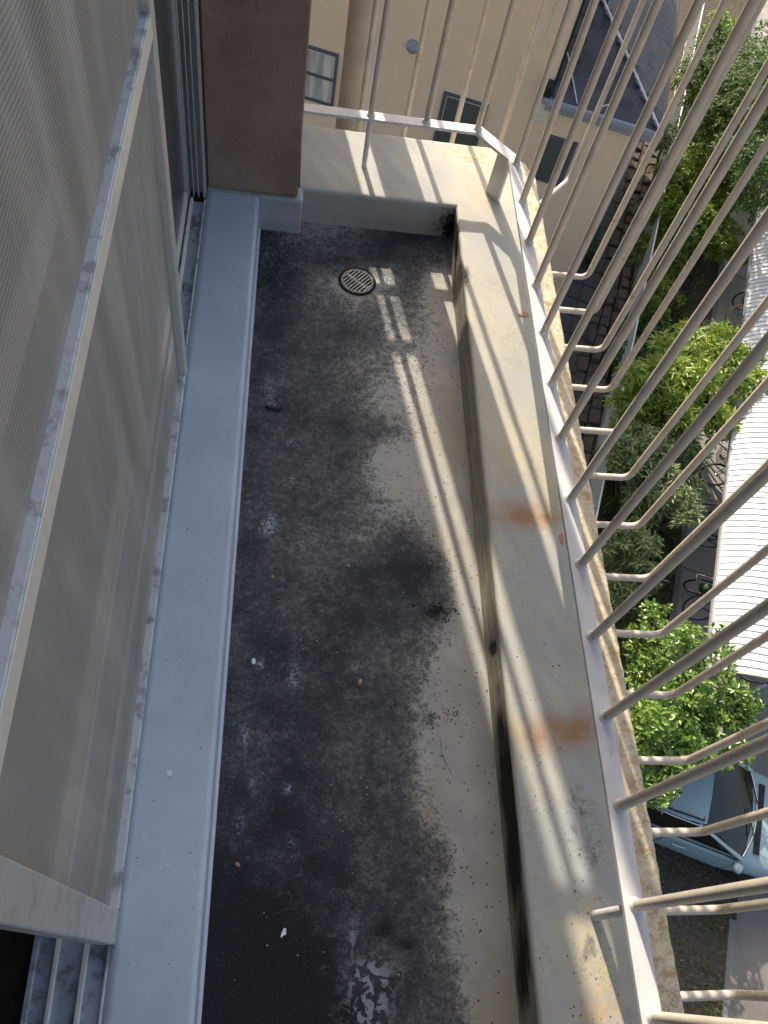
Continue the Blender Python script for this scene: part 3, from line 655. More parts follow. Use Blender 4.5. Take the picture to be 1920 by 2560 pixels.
# single finds
p = at_px(592, 877, 0); pts = [(p[0]+.022*math.cos(a), p[1]+.012*math.sin(a), .004) for a in np.linspace(math.pi*1.05, math.pi*1.95, 9)]
tag(MB().tube([Vector(q) for q in pts], [.002, .004, .0045, .0045, .0045, .0045, .0045, .004, .002], 8).build('rubber_strip', MT['black']), 'short curved black rubber strip on the floor beside the sill', 'rubber strip')
def scrap(u, v, pxs, mat, name, label, cat, z=0):
    pts = [tuple(at_px(u+a, v+b, z+.0008)) for a, b in pxs]
    return tag(MB().poly(pts[::-1], .0009).build(name, MT[mat]), label, cat)
scrap(612, 2013, [(-6,10),(-4,2),(1,-8),(6,-8),(6,6),(0,8),(-4,13)], 'bird', 'paper_scrap', 'small white paper scrap on the black floor near the camera', 'scrap')
scrap(365, 1670, [(-7,-2),(-2,-7),(5,-5),(8,1),(3,7),(-4,6)], 'bird', 'dropping', 'white bird dropping on the blue grey sill', 'dropping', HS)
scrap(548, 1428, [(-4,-5),(2,-7),(5,0),(2,7),(-4,5)], 'bird', 'paint_chip', 'white oval chip on the dark floor right of the sill', 'chip')
scrap(1133, 679, [(-12,-2),(-2,-4),(8,-3),(9,3),(-4,4),(-12,2)], 'redmark', 'paint_mark', 'small red painted mark on the kerb by the railing', 'mark', HC+.0006)
scrap(1214, 1163, [(-5,-8),(2,-10),(5,4),(3,14),(-4,8)], 'redmark', 'paint_mark', 'faded red smudge on the kerb beside the rail, below the rusty band', 'mark', HC+.0006)
for u, v, s, lb in ((777, 1475, .009, 'tan pebble lying in the middle of the dark floor'), (513, 1868, .006, 'small brown pebble near the sill on the black floor'), (588, 1247, .006, 'tiny tan pebble on the floor under the white splash'), (752, 1223, .006, 'tiny orange pebble near the centre of the floor')):
    p = at_px(u, v, 0); m = MB().lathe([(.0001, 0), (s*.8, .0002), (s, s*.3), (s*.7, s*.62), (.0001, s*.7)], n=9)
    o = m.build('pebble', MT['pebble'], loc=(p[0], p[1], 0), rot=(0, 0, random.random()*3), scale=(1, .62, 1)); tag(o, lb, 'pebble')
def twig(pp, r, label):
    pts = [at_px(u, v, r*.9) for u, v in pp]; tag(MB().tube([Vector(p) for p in pts], r, 5).build('twig', MT['twig']), label, 'twig')
twig([(570, 905), (556, 940), (543, 985), (536, 1020)], .0008, 'long thin pale twig lying beside the sill')
twig([(950, 1590), (955, 1630), (975, 1672)], .0006, 'thin bent twig on the pale floor strip')
twig([(655, 1945), (625, 1962), (590, 1975)], .0006, 'thin straight twig on the black floor near the camera')

# ================================================================== GROUND LEVEL
G = -12.3
SV = Vector((.332, .9433)); NV = Vector((.9433, -.332)); ANG = math.atan2(NV.y, NV.x)
def ST(s, n, z=0): return Vector((SV.x*s+NV.x*n, SV.y*s+NV.y*n, G+z))
def sn_of(p): return SV.x*p[0]+SV.y*p[1], NV.x*p[0]+NV.y*p[1]
def slab(name, s0, s1, n0, n1, z0, z1, mat):
    return tag(MB().poly([ST(s0, n0, z0), ST(s0, n1, z0), ST(s1, n1, z0), ST(s1, n0, z0)], z1-z0).build(name, MT[mat]), kind='structure')
o = MB().add([(-150, -150, G), (150, -150, G), (150, 150, G), (-150, 150, G)], [(0, 1, 2, 3)]).build('ground', MT['soil']); tag(o, kind='structure')
slab('path', 5.7, 60, 5.88, 14, -.2, .03, 'conc')
slab('path_kerb', 5.7, 60, 5.76, 5.878, -.2, .045, 'kerb')
slab('pavement', -30, 5.69, 7.60, 14, -.2, .03, 'brown')
slab('pavement_kerb', -30, 3.2, 7.48, 7.598, -.2, .04, 'kerb')
# joints of the path as separate slabs would be: thin dark strips laid on the concrete
for s in (7.2, 9.6, 12.0, 14.4, 16.8, 19.2): slab('path_joint', s, s+.02, 5.9, 9, .03, .034, 'paver')
slab('alley', 4, 40, 1.0, 2.70, -.2, .012, 'paver')
al = bpy.data.objects['alley']
pv = MB().box((-.29, -.29, 0), (.29, .29, .035), .012).mesh('paver', MT['paver'])
for i in range(26):
    for j in range(2):
        p = ST(8.6+i*.61, 2.0+j*.61, .012); link_mesh('paver', pv, al, p, (random.uniform(-.006, .006), random.uniform(-.006, .006), ANG), (1, 1, random.uniform(.8, 1.2)))
sw = thing('stone_wall', 'low brown rubble stone wall between the dark alley and the wire fence', 'wall', ST(14, 3.05))
stones = []
for k in range(8):
    m = MB().box((-.19, -.12, 0), (.19, .12, .16), .03); m.v = [(x*random.uniform(.86, 1.06), y*random.uniform(.86, 1.06), z*random.uniform(.8, 1.15)) for x, y, z in m.v]
    stones.append(m.mesh('stone', MT['stone']))
l = sw.location
for j in range(3):
    q = 7.0+j*.13
    while q < 25:
        w_ = random.uniform(.75, 1.25)
        p = ST(q+.19*w_, 2.83+j*.235, -.03+.10*j); q += .385*w_
        link_mesh('stone', random.choice(stones), sw, (p.x-l.x, p.y-l.y, p.z-l.z), (random.uniform(-.10, .10), random.uniform(-.08, .08), ANG+math.pi/2+random.uniform(-.06, .06)), (w_, random.uniform(.92, 1.02), random.uniform(.9, 1.5)))
# ---- wire fence
fe = thing('wire_fence', 'galvanised chain link fence with pale top pipe beside the planted strip', 'fence', ST(15, 3.55))
FH = 1.3; F0, F1 = 5.5, 31.0
MB().tube([ST(F0, 3.55, FH), ST(F1, 3.55, FH)], .024, 8).build('top_pipe', MT['galv'], fe, True)
MB().tube([ST(F0, 3.55, .08), ST(F1, 3.55, .08)], .010, 6).build('bottom_wire', MT['galv'], fe, True)
pm = MB().tube([(0, 0, 0), (0, 0, FH-.02)], .026, 8).mesh('post', MT['galv'])
s = F0
while s <= F1+.1:
    p = ST(s, 3.55); link_mesh('post', pm, fe, (p.x-fe.location.x, p.y-fe.location.y, 0)); s += 2.0
m = MB(); dz = FH-.12; step = .075; N = int((F1-F0)/step)
for i in range(-16, N):
    for sg in (1, -1):
        s0 = F0+i*step; s1 = s0+dz
        a_, b_ = (max(s0, F0), min(s1, F1))
        if b_-a_ < .05: continue
        za, zb = .1+(a_-s0), .1+(b_-s0)
        if sg < 0: za, zb = FH-.02-(a_-s0), FH-.02-(b_-s0)
        m.tube([ST(a_, 3.55, za), ST(b_, 3.55, zb)], .0058, 3, False, False)
tag(m.build('wire_mesh', MT['wire'], fe, True), kind='stuff')

# ---- bicycle shelter
sh = thing('bicycle_shelter', 'long bicycle shelter with curved white seamed sheet roof', 'shelter', ST(14, 7.5))
def roofz(n): return 1.98+.62*(1-math.exp(-max(0, n)*1.6))+.045*n - (.0 if n > 0 else 0)
NW = np.linspace(0, 3.3, 22); S0, S1 = 6.46, 26.0
P_ = [[ST(s, 5.74+n, roofz(n)) for n in NW] for s in np.linspace(S0, S1, 40)]
m = MB().grid(P_, flip=True); m.grid([[p-Vector((0, 0, .03)) for p in r] for r in P_])
m.build('roof_sheet', MT['sheet'], sh, True)
for s in (S0, S1):                                             # end fascia
    m = MB().grid([[ST(s+d, 5.74+n, roofz(n)+.012) for n in NW] for d in (-.02, .02)]); m.grid([[ST(s-.02, 5.74+n, roofz(n)+dz_) for n in NW] for dz_ in (.012, -.085)]); m.grid([[ST(s+.02, 5.74+n, roofz(n)+dz_) for n in NW] for dz_ in (-.085, .012)])
    m.build('end_fascia', MT['shframe'], sh, True)
pr = []
for n in NW: pr.append((n, roofz(n)))
m = MB(); Q = []
for n, z in pr: Q.append([(n, -.012, z+.002), (n, -.007, z+.022), (n, .007, z+.022), (n, .012, z+.002)])
seam = m.grid(Q, smooth=False, flip=False).mesh('seam', MT['seam'])
k = 0; s = S0+.13
while s < S1-.1:
    p = ST(s, 5.74); link_mesh('seam', seam, sh, (p.x-sh.location.x, p.y-sh.location.y, 0), (0, 0, ANG)); s += .136
MB().poly([ST(S0, 5.700, 1.90), ST(S0, 5.738, 1.90), ST(S1, 5.738, 1.90), ST(S1, 5.700, 1.90)], .085).build('gutter', MT['shframe'], sh, True)
for s in np.arange(7.0, 26, 3.1):
    MB().tube([ST(s, 8.4, .03), ST(s, 8.4, roofz(2.66)-.04)], .045, 8).build('post', MT['shframe'], sh, True)
    MB().tube([ST(s, 5.76, 1.93), ST(s, 6.6, roofz(.86)-.07), ST(s, 8.4, roofz(2.66)-.06)], .03, 6).build('rafter', MT['shframe'], sh, True)

# ---- bicycles
def wheel_meshes(tyre_mat):
    ty = MB().ring((0, 0, 0), (0, 1, 0), .325, .021, 32, 8).mesh('tyre', tyre_mat)
    ri = MB().ring((0, 0, 0), (0, 1, 0), .303, .009, 28, 6).mesh('rim', MT['chrome'])
    m = MB()
    for i in range(18):
        a = 2*math.pi*i/18; m.tube([(.02*math.cos(a+.6), .02*(1 if i % 2 else -1), .02*math.sin(a+.6)), (.302*math.cos(a), 0, .302*math.sin(a))], .0014, 3, False)
    m.tube([(0, -.035, 0), (0, .035, 0)], .016, 8)
    return ty, ri, m.mesh('spokes', MT['spoke'])
WB, WT = wheel_meshes(MT['black']), wheel_meshes(MT['tan'])
def tubes(lst, r=.014):
    m = MB()
    for a in lst: m.tube([Vector(p) for p in a], r, 6)
    return m
RW, FW, BB, SH_, HT, HB = (0, 0, .34), (1.03, 0, .34), (.43, 0, .27), (.30, 0, .78), (.86, 0, .86), (.89, 0, .70)
fr_t = tubes([(BB, SH_), (SH_, HT), (BB, HB), (HT, HB), (RW, BB), (RW, SH_)])
frames = {k: fr_t.mesh('frame', MT[k]) for k in ('darkpaint', 'redpaint', 'bluepaint', 'silverpaint')}
forks = {k: tubes([((.89, .03, .70), (.97, .045, .5), (1.03, .045, .34)), ((.89, -.03, .70), (.97, -.045, .5), (1.03, -.045, .34)), ((.89, .03, .70), (.89, -.03, .70))], .010).mesh('fork', MT[k]) for k in frames}
sad = MB().grid([[(.12+x, w*(1-.75*max(0, (x-.05)/.22)) if x > .05 else w*(.75+5*x), .93-.6*w*w*4-.04*abs(w)*3) for w in np.linspace(-.08, .08, 7)] for x in np.linspace(0, .27, 8)]).tube([(.30, 0, .78), (.27, 0, .92)], .013, 6).mesh('saddle', MT['black'])
hbar = MB().tube([(.86, 0, .86), (.84, 0, 1.0), (.86, .10, 1.02), (.80, .26, 1.01), (.68, .29, 1.0)], .011, 6).tube([(.84, 0, 1.0), (.86, -.10, 1.02), (.80, -.26, 1.01), (.68, -.29, 1.0)], .011, 6).mesh('handlebar', MT['chrome'])
crank = MB().ring((.43, .05, .27), (0, 1, 0), .085, .006, 18, 5).tube([(.43, -.07, .27), (.43, .07, .27)], .014, 6).tube([(.43, .07, .27), (.53, .08, .14)], .009, 5).tube([(.43, -.07, .27), (.33, -.08, .40)], .009, 5).box((.49, .08, .125), (.57, .16, .15)).box((.29, -.16, .39), (.37, -.08, .415)).mesh('crank', MT['black'])
fend = MB().grid([[(.36*math.cos(a), w, .34+.36*math.sin(a)) for w in (-.028, 0, .028)] for a in np.linspace(.5, 3.4, 14)]).mesh('mudguard', MT['silverpaint'])
m = MB()
for z in (.78, .86, .94, 1.0): m.tube([(1.0, -.17, z), (1.26, -.17, z), (1.26, .17, z), (1.0, .17, z), (1.0, -.17, z)], .005, 4)
for x in np.linspace(1.0, 1.26, 5):
    for y in (-.17, .17): m.tube([(x, y, .78), (x, y, 1.0)], .004, 4)
for y in np.linspace(-.17, .17, 6):
    for x in (1.0, 1.26): m.tube([(x, y, .78), (x, y, 1.0)], .004, 4)
    m.tube([(1.0, y, .78), (1.26, y, .78)], .004, 4)
bask = m.mesh('basket', MT['black'])
rack = MB().tube([(-.28, -.07, .72), (.25, -.07, .74), (.25, .07, .74), (-.28, .07, .72), (-.28, -.07, .72)], .007, 5).tube([(-.15, .07, .72), (0, .05, .34)], .006, 5).tube([(-.15, -.07, .72), (0, -.05, .34)], .006, 5).mesh('rack', MT['chrome'])
shell = MB().grid([[(-.22+.10*t+.02*math.sin(t*5), (.15-.04*t)*math.cos(a), .78+.46*t-(.05*math.sin(a)**2)) if False else (-.10+.12*math.cos(a)*(1-.2*t)-.10*t, .15*math.sin(a), .76+.42*t) for a in np.linspace(math.pi*.35, math.pi*1.65, 9)] for t in np.linspace(0, 1, 6)]).grid([[(-.10+.12*math.cos(a)*r, .15*math.sin(a)*r, .765) for a in np.linspace(0, 2*math.pi, 13)] for r in (.02, .6, 1)]).mesh('child_seat', MT['greybag'])
bag = MB().lathe([(.001, -.12), (.07, -.115), (.10, -.06), (.105, .05), (.09, .11), (.001, .12)], (0, 0, 0), 14).mesh('bag', MT['green'])
hub = MB().tube([(0, .02, 0), (0, .055, 0)], [.05, .035], 12).mesh('sprockets', MT['black'])
der = MB().box((.02, .03, -.12), (.06, .05, .01), .005).mesh('derailleur', MT['black'])
def bicycle(u, v, label, paint, lean=0.0, yaw=0.0, front=False, tan=False, extras=()):
    w = on_z(u, v, G+.37)                        # visible wheel centre
    th = ANG+yaw + (math.pi if front else 0)
    dx = 1.03 if front else 0
    loc = Vector((w[0]-dx*math.cos(th), w[1]-dx*math.sin(th), G+.031))
    b = thing('bicycle', label, 'bicycle', loc, 0, 'bicycles parked under the curved roof')
    b.rotation_euler = (lean, 0, th)
    for c in (RW, FW):
        wset = WT if tan else WB
        t_ = link_mesh('wheel', wset[0], b, c); link_mesh('rim', wset[1], t_); link_mesh('spokes', wset[2], t_)
    link_mesh('frame', frames[paint], b); link_mesh('fork', forks[paint], b); link_mesh('saddle', sad, b); link_mesh('handlebar', hbar, b); link_mesh('crank', crank, b)
    link_mesh('sprockets', hub, b, RW)
    if 'mud' in extras: link_mesh('mudguard', fend, b)
    if 'rack' in extras: link_mesh('rack', rack, b)
    if 'basket' in extras: link_mesh('basket', bask, b)
    if 'seat' in extras: link_mesh('child_seat', shell, b)
    if 'bag' in extras: link_mesh('bag', bag, b, (-.02, -.13, .60), (0, .2, 0))
    if 'der' in extras: link_mesh('derailleur', der, b, RW)
    return b
bicycle(1866, 750, 'bicycle with thin black tyres, farthest along the shelter edge', 'silverpaint', .10, .05)
bicycle(1850, 792, 'bicycle with tan walled tyre beside the farthest one', 'darkpaint', -.08, .0, tan=True, extras=('seat', 'rack'))
bicycle(1824, 834, 'bicycle with black sprockets, just beyond the lime green tree', 'darkpaint', .18, .0, extras=('der',))
bicycle(1801, 1078, 'bicycle with chunky black tyre poking out beside the lime green leaves', 'redpaint', .05, .05)
bicycle(1789, 1190, 'bicycle with a black front basket next to the dusty green shrub', 'bluepaint', .12, .0, front=True, extras=('basket',))
bicycle(1776, 1290, 'bicycle with wire rack, third from the near end of the shelter edge', 'silverpaint', -.15, .10, extras=('rack', 'mud'))
bicycle(1768, 1342, 'dark bicycle leaning beside the one with a wire rack', 'darkpaint', .22, -.06, extras=('der',))
bicycle(1752, 1464, 'bicycle with a round green bag on its carrier', 'silverpaint', .10, .05, extras=('bag', 'rack'))
bicycle(1752, 1532, 'black bicycle leaning hard over beside the green bag', 'darkpaint', -.38, .12, extras=('der',))
bicycle(1766, 1640, 'bicycle nearest the open end of the shelter, mostly behind glossy leaves', 'redpaint', .1, 0, extras=('mud',))
# steel bicycle rack bar at the open end
rb = thing('bicycle_rack', 'grey steel bar of a bicycle rack at the open end of the shelter', 'rack', tuple(on_z(1850, 1738, G+.03)))
p0 = Vector(on_z(1800, 1758, G+.25)); p1 = Vector(on_z(1915, 1712, G+.25))
m = MB().tube([p0, p1], .035, 8).tube([p0, Vector((p0.x, p0.y, G+.02))], .025, 8).tube([p1, Vector((p1.x, p1.y, G+.02))], .025, 8); m.build('bar', MT['galv'], rb, True)

# ---- neighbouring house
BC = Vector((7.052, 14.308)); BW = Vector((.9602, -.2792)); BN = Vector((.2792, .9602)); BA = math.atan2(BW.y, BW.x)
hs = thing('beige_house', 'beige sided house with dark slate hip roof and grey framed windows beyond the railing', 'house', (BC.x, BC.y, G), BA)
EH = 5.02                                        # eave height
# local frame: x along the facade (negative = left), y into the house, z up
MB().box((-14, 0, 0), (-1.97, 9, 8.6)).build('wall', MT['wall'], hs)
MB().box((-1.969, .002, 0), (-.02, 9, EH)).build('wall', MT['wall'], hs)
MB().box((-2.0, -.012, EH+.2), (-1.955, .10, 8.6)).build('corner_strip', MT['trim'], hs)  # dark strip along the corner of the tall wall
MB().box((-.10, -.035, .05), (.02, .08, EH)).build('corner_pipe', MT['greymetal'], hs)
gt = MB().box((-2.12, -.34, EH-.02), (.34, -.20, EH+.10), .02).build('gutter', MT['greymetal'], hs)
MB().box((-2.02, -.20, EH-.20), (.26, -.004, EH-.03)).build('fascia', MT['greymetal'], hs)
MB().box((.20, -.20, EH-.02), (.34, 9.2, EH+.09), .02).build('gutter', MT['trim'], hs)
MB().box((-2.14, -.30, EH+.10), (-1.98, -.02, EH+.32), .01).build('gutter_end', MT['trim'], hs)
# roof: front slope and right slope meeting at a hip
TP = math.tan(math.radians(31)); ex, ey = .28, -.28; HW = 4.5
def rz(d): return EH+.06+TP*d
rf = MB()
rf.add([(-1.968, ey, rz(0)), (ex, ey, rz(0)), (ex-HW, ey+HW, rz(HW)), (-1.968, ey+(ex+1.968), rz(ex+1.968))], [(0, 1, 3)])
rf.add([(ex, ey, rz(0)), (ex, 9.2, rz(0)), (-1.968, 9.2, rz(ex+1.968)), (-1.968, ey+ex+1.968, rz(ex+1.968))], [(0, 1, 2, 3)])
roof = rf.build('roof', MT['slate'], hs)
sg_ = .19; sl_ = .62; pit = math.atan(TP)
me_f = MB().box((-sl_/2+.004, 0, -.006), (sl_/2-.004, sg_/math.cos(pit)*1.12, .012)).mesh('shingle', MT['slate'])
row = 0; d = .0
while d < 2.2:
    x = -1.95+(.31 if row % 2 else 0)
    while x+.05 < ex-d:
        x1 = min(x+sl_, ex-d-.02); 
        if x1-x > .12: link_mesh('shingle', me_f, roof, ((x+x1)/2, ey+d, rz(d)+.022), (pit, random.uniform(-.008, .008), 0), ((x1-x)/sl_, 1, 1))
        x += sl_
    d += sg_; row += 1
me_s = MB().box((-sg_/math.cos(pit)*1.12, -sl_/2+.004, -.006), (0, sl_/2-.004, .012)).mesh('shingle', MT['slate'])
row = 0; d = .0
while d < 2.2:
    y = ey+d+.02
    while y < 9.1:
        y1 = min(y+sl_, 9.15); link_mesh('shingle', me_s, roof, (ex-d, (y+y1)/2, rz(d)+.022), (random.uniform(-.008, .008), pit, 0), (1, (y1-y)/sl_, 1)); y += sl_
    d += sg_; row += 1
MB().tube([(ex, ey, rz(0)+.03), (-1.96, ey+ex+1.96, rz(ex+1.96)+.03)], .035, 6).build('hip_cap', MT['seam'], roof)
# windows
def window(x0, x1, z0, z1, sash=None, curtain=False, deep=.05):
    f = MB(); t = .055
    f.box((x0-t, -deep, z0-t), (x1+t, .03, z0)).box((x0-t, -deep, z1), (x1+t, .03, z1+t)).box((x0-t, -deep, z0), (x0, .03, z1)).box((x1, -deep, z0), (x1+t, .03, z1))
    w = f.build('window', MT['greyframe'], hs)
    MB().box((x0, -.012, z0), (x1, -.006, z1)).build('pane', MT['pane'] if not curtain else MT['curtainglass'], w)
    if sash is not None: MB().box((x0, -.032, sash-.03), (x1, -.014, sash+.03)).build('sash', MT['greyframe'], w)
    if sash is not None: MB().box((x0+.02, -.020, sash+.05), (x0+.035, -.0125, z1-.02)).box((x0+.02, -.020, z1-.035), (x1-.02, -.0125, z1-.02)).build('bead', MT['white'], w)
    return w
def mat_curtain_glass():
    t = NT('curtained_pane'); x = t.sep(t.obj)[0]
    f = t.noise(1, 3, .5, vec=t.obj, sc=(9, .01, .6)); c = t.mix(t.maprange(f, .35, .65), (.40, .39, .34), (.72, .70, .63)); return t.fin(c, .08, .5)
MT['curtainglass'] = mat_curtain_glass()
window(-7.35, -6.36, 3.46, 4.50, 3.98, True)
window(-4.0, -3.16, 2.9, 4.42, 3.78)
window(-1.74, -1.22, 3.25, 4.20, None)
MB().box((-1.19, -.075, 3.20), (-1.12, .0, 4.26)).build('shutter_rail', MT['greyframe'], hs)
lm = MB().lathe([(.0001, .10), (.07, .09), (.12, .05), (.13, 0), (.13, -.02), (.0001, -.02)], n=18).build('vent_hood', MT['greymetal'], hs, loc=(-4.85, -.02, 5.15), rot=(math.radians(90), 0, 0))
MB().box((-2.16, -.16, 4.52), (-1.90, -.001, 4.92), .015).build('meter_box', MT['cream'], hs)
MB().ring((-2.16, -.05, 4.46), (0, 1, 0), .055, .018, 18, 6).build('conduit_loop', MT['cream'], hs)
def cable(pts, r=.012): MB().tube(pts, r, 6).build('cable', MT['white'], hs)
cable([(-1.93, .5, EH+.62), (-1.75, .2, EH+.46), (-1.55, -.10, EH+.26), (-1.45, -.25, EH+.15)])
cable([(-2.4, -.03, 8.4), (-2.36, -.03, 7.6), (-2.42, -.03, 6.6), (-2.40, -.03, 5.9)], .014)
cable([(-1.05, -.28, EH+.13), (-.96, -.20, EH+.22), (-.86, -.12, EH+.24)])

# ---- trees and shrubs
LEAF_FS = [(0, 1, 2, 3), (0, 3, 4, 5)]
def leaves_mesh(name, mat, tips, per, length, width, droop=.25, spread=1.0, curl=.12):
    V = []; F = []; A = []
    for (p, out, rr) in tips:
        o_ = Vector(out).normalized(); u = o_.orthogonal().normalized(); w = o_.cross(u); a0 = random.random()*6
        for i in range(per):
            a = a0+2*math.pi*i/per+random.uniform(-.3, .3); sp = spread*random.uniform(.55, 1.15)
            d = (o_*math.cos(sp)+(u*math.cos(a)+w*math.sin(a))*math.sin(sp)); d.z -= droop*random.random(); d.normalize()
            sd_ = d.cross(Vector((0, 0, 1))); sd_ = sd_.normalized() if sd_.length > .05 else d.orthogonal().normalized()
            nm = sd_.cross(d); roll = random.uniform(-.5, .5); sd_ = (sd_*math.cos(roll)+nm*math.sin(roll)); nm = sd_.cross(d)
            l_ = length*random.uniform(.45, 1.25); wd = width*random.uniform(.6, 1.15); b = Vector(p)+d*(.12*l_)+Vector((random.uniform(-1, 1), random.uniform(-1, 1), random.uniform(-1, 1)))*rr
            k = len(V)
            V += [b, b+d*(.3*l_)+sd_*wd*.5+nm*wd*.16, b+d*(.68*l_)+sd_*wd*.42+nm*wd*.12-Vector((0, 0, curl*l_*.4)), b+d*l_-Vector((0, 0, curl*l_)), b+d*(.68*l_)-sd_*wd*.42+nm*wd*.12-Vector((0, 0, curl*l_*.4)), b+d*(.3*l_)-sd_*wd*.5+nm*wd*.16]
            F += [tuple(k+j for j in f) for f in LEAF_FS]; r_ = min(1, max(0, random.gauss(.5, .25))); A += [r_]*6
    me = bpy.data.meshes.new(name); me.from_pydata([tuple(v) for v in V], [], F); me.materials.append(mat)
    me.polygons.foreach_set('use_smooth', [True]*len(F)); set_attr(me, 'rnd', A); me.update(); return me
def tree(label, base, lobes, n, per, length, width, mat, name='tree', cat='tree', group='trees and shrubs in the planted strip', spread=1.0, trunk=.05, droop=.25, fill=.35):
    base = Vector(base); t = thing(name, label, cat, base, 0, group)
    m = MB(); zc = min(l[0][2] for l in lobes)
    fork = Vector((0, 0, max(.15, (zc-base.z)*.45)))
    m.tube([Vector((0, 0, -.05)), fork*.6+Vector((.03, .02, 0)), fork], [trunk, trunk*.85, trunk*.75], 8)
    tips = []
    ex_ = []
    for c, r in lobes:
        for _ in range(5):
            d = Vector((random.gauss(0, 1), random.gauss(0, 1), random.gauss(.35, .6))).normalized(); q = random.uniform(.95, 1.3); f = random.uniform(.22, .42)
            ex_.append((Vector(c)+Vector((d.x*r[0], d.y*r[1], d.z*r[2]))*q, (r[0]*f, r[1]*f, r[2]*f*.9)))
    lobes = [(c, tuple(k*.86 for k in r)) for c, r in lobes] + ex_
    tot = sum(l[1][0]*l[1][1]+l[1][0]*l[1][2] for l in lobes)
    for c, r in lobes:
        c = Vector(c)-base
        m.tube([fork, fork.lerp(c, .5)+Vector((random.uniform(-.08, .08), random.uniform(-.08, .08), .05)), c], [trunk*.6, trunk*.42, trunk*.2], 6)
        for q in range(5):
            d = Vector((random.gauss(0, 1), random.gauss(0, 1), random.gauss(.3, .7))).normalized(); e = c+Vector((d.x*r[0], d.y*r[1], d.z*r[2]))*.85
            m.tube([c*.9+fork*.1, c.lerp(e, .5), e], [trunk*.2, trunk*.13, trunk*.06], 4)
        k = int(n*(r[0]*r[1]+r[0]*r[2])/tot)
        for _ in range(k):
            d = Vector((random.gauss(0, 1), random.gauss(0, 1), random.gauss(.25, 1))).normalized()
            q = (random.uniform(.25, .85) if random.random() < fill else random.uniform(.8, 1.08))*(1+.14*math.sin(7*d.x+3*d.y)*math.sin(6*d.z+4*d.y))
            p = c+Vector((d.x*r[0], d.y*r[1], d.z*r[2]))*q
            if p.z < .05: continue
            o_ = (d+Vector((0, 0, .55))).normalized(); tips.append((p, o_, length*.15))
    m.build('trunk', MT['bark'], t)
    link_mesh('crown', leaves_mesh('crown', MT[mat], tips, per, length, width, droop, spread), t)
    return t
def W3(u, v, h): return Vector(on_z(u, v, G+h))
# glossy bush nearest the balcony, in front of the car
b1 = W3(1640, 1760, 0); c1 = lambda u, v, h: W3(u, v, h)
tree('glossy bright green broadleaf tree nearest the balcony beside the aqua car', (b1.x-.3, b1.y-.3, G),
     [(c1(1655, 1640, 2.3), (.62, .62, .55)), (c1(1750, 1720, 2.1), (.62, .60, .55)), (c1(1640, 1790, 2.3), (.75, .62, .6)), (c1(1760, 1830, 1.9), (.60, .5, .5)), (c1(1600, 1890, 2.2), (.5, .5, .55)), (c1(1690, 1880, 2.0), (.55, .45, .45)), (c1(1800, 1590, 2.0), (.25, .22, .2)), (c1(1600, 1960, 2.1), (.30, .38, .4)), (c1(1630, 1545, 2.5), (.22, .26, .25))], 3000, 4, .10, .052, 'leaf1', spread=1.15, trunk=.06, droop=.4)
b2 = W3(1640, 1330, 0)
tree('dusty green shrub with long whorled leaves beside the path of bicycles', (b2.x-.4, b2.y-.3, G),
     [(c1(1600, 1130, 1.9), (.62, .62, .5)), (c1(1680, 1120, 1.6), (.55, .55, .5)), (c1(1640, 1240, 1.8), (.62, .55, .5)), (c1(1720, 1235, 1.5), (.40, .35, .3)), (c1(1590, 1370, 1.7), (.50, .42, .42)), (c1(1560, 1480, 1.3), (.5, .4, .35))], 1050, 9, .165, .042, 'leaf2', name='shrub', cat='shrub', spread=1.25, trunk=.05, droop=.2)
b3 = W3(1700, 960, 0)
tree('lime green tree with narrow shiny leaves overhanging the bicycle path', (b3.x-.5, b3.y-.4, G),
     [(c1(1735, 900, 2.2), (.80, .80, .55)), (c1(1660, 960, 2.3), (.75, .75, .6)), (c1(1790, 960, 2.0), (.70, .65, .45)), (c1(1690, 1020, 2.0), (.65, .55, .5)), (c1(1840, 900, 2.1), (.42, .4, .3)), (c1(1800, 1060, 1.9), (.38, .35, .3)), (c1(1600, 1010, 1.9), (.6, .6, .5))], 1700, 7, .18, .05, 'leaf3', spread=1.15, trunk=.07, droop=.45)
b4 = W3(1740, 560, 0)
tree('yellow green leafy bush between the wire fence and the bicycle path', (b4.x-.2, b4.y-.2, G),
     [(c1(1715, 440, 1.2), (.85, .8, .55)), (c1(1780, 480, 1.2), (.9, .8, .6)), (c1(1700, 560, 1.0), (.8, .75, .55)), (c1(1780, 590, .9), (.85, .7, .5)), (c1(1850, 450, 1.2), (.7, .6, .5)), (c1(1670, 640, .7), (.5, .5, .35))], 2400, 5, .13, .062, 'leaf4', name='bush', cat='bush', spread=1.1)
b5 = W3(1840, 330, 0)
tree('tall deep green tree with hanging compound leaves at the top right', (b5.x-.6, b5.y-.8, G),
     [(c1(1790, 220, 2.2), (1.3, 1.2, .9)), (c1(1860, 200, 2.7), (1.3, 1.2, .9)), (c1(1780, 320, 1.8), (1.2, 1.0, .9)), (c1(1880, 320, 2.5), (1.3, 1.1, .9)), (c1(1910, 420, 2.4), (1.1, 1.0, .8)), (c1(1830, 140, 2.4), (1.0, .9, .7)), (c1(1940, 230, 4.2), (1.6, 1.5, 1.2)), (c1(2020, 330, 4.6), (1.6, 1.5, 1.2))], 4200, 6, .15, .045, 'leaf5', spread=1.2, trunk=.12, droop=.7, fill=.5)
b6 = W3(1775, 120, 0)
tree('small yellow green bush beside the fence near the top edge', b6, [(b6+Vector((0, 0, .5)), (.55, .55, .45)), (b6+Vector((.3, .6, .4)), (.4, .4, .35))], 420, 5, .14, .06, 'leaf4', name='bush', cat='bush')
b7 = W3(1620, 760, 0)
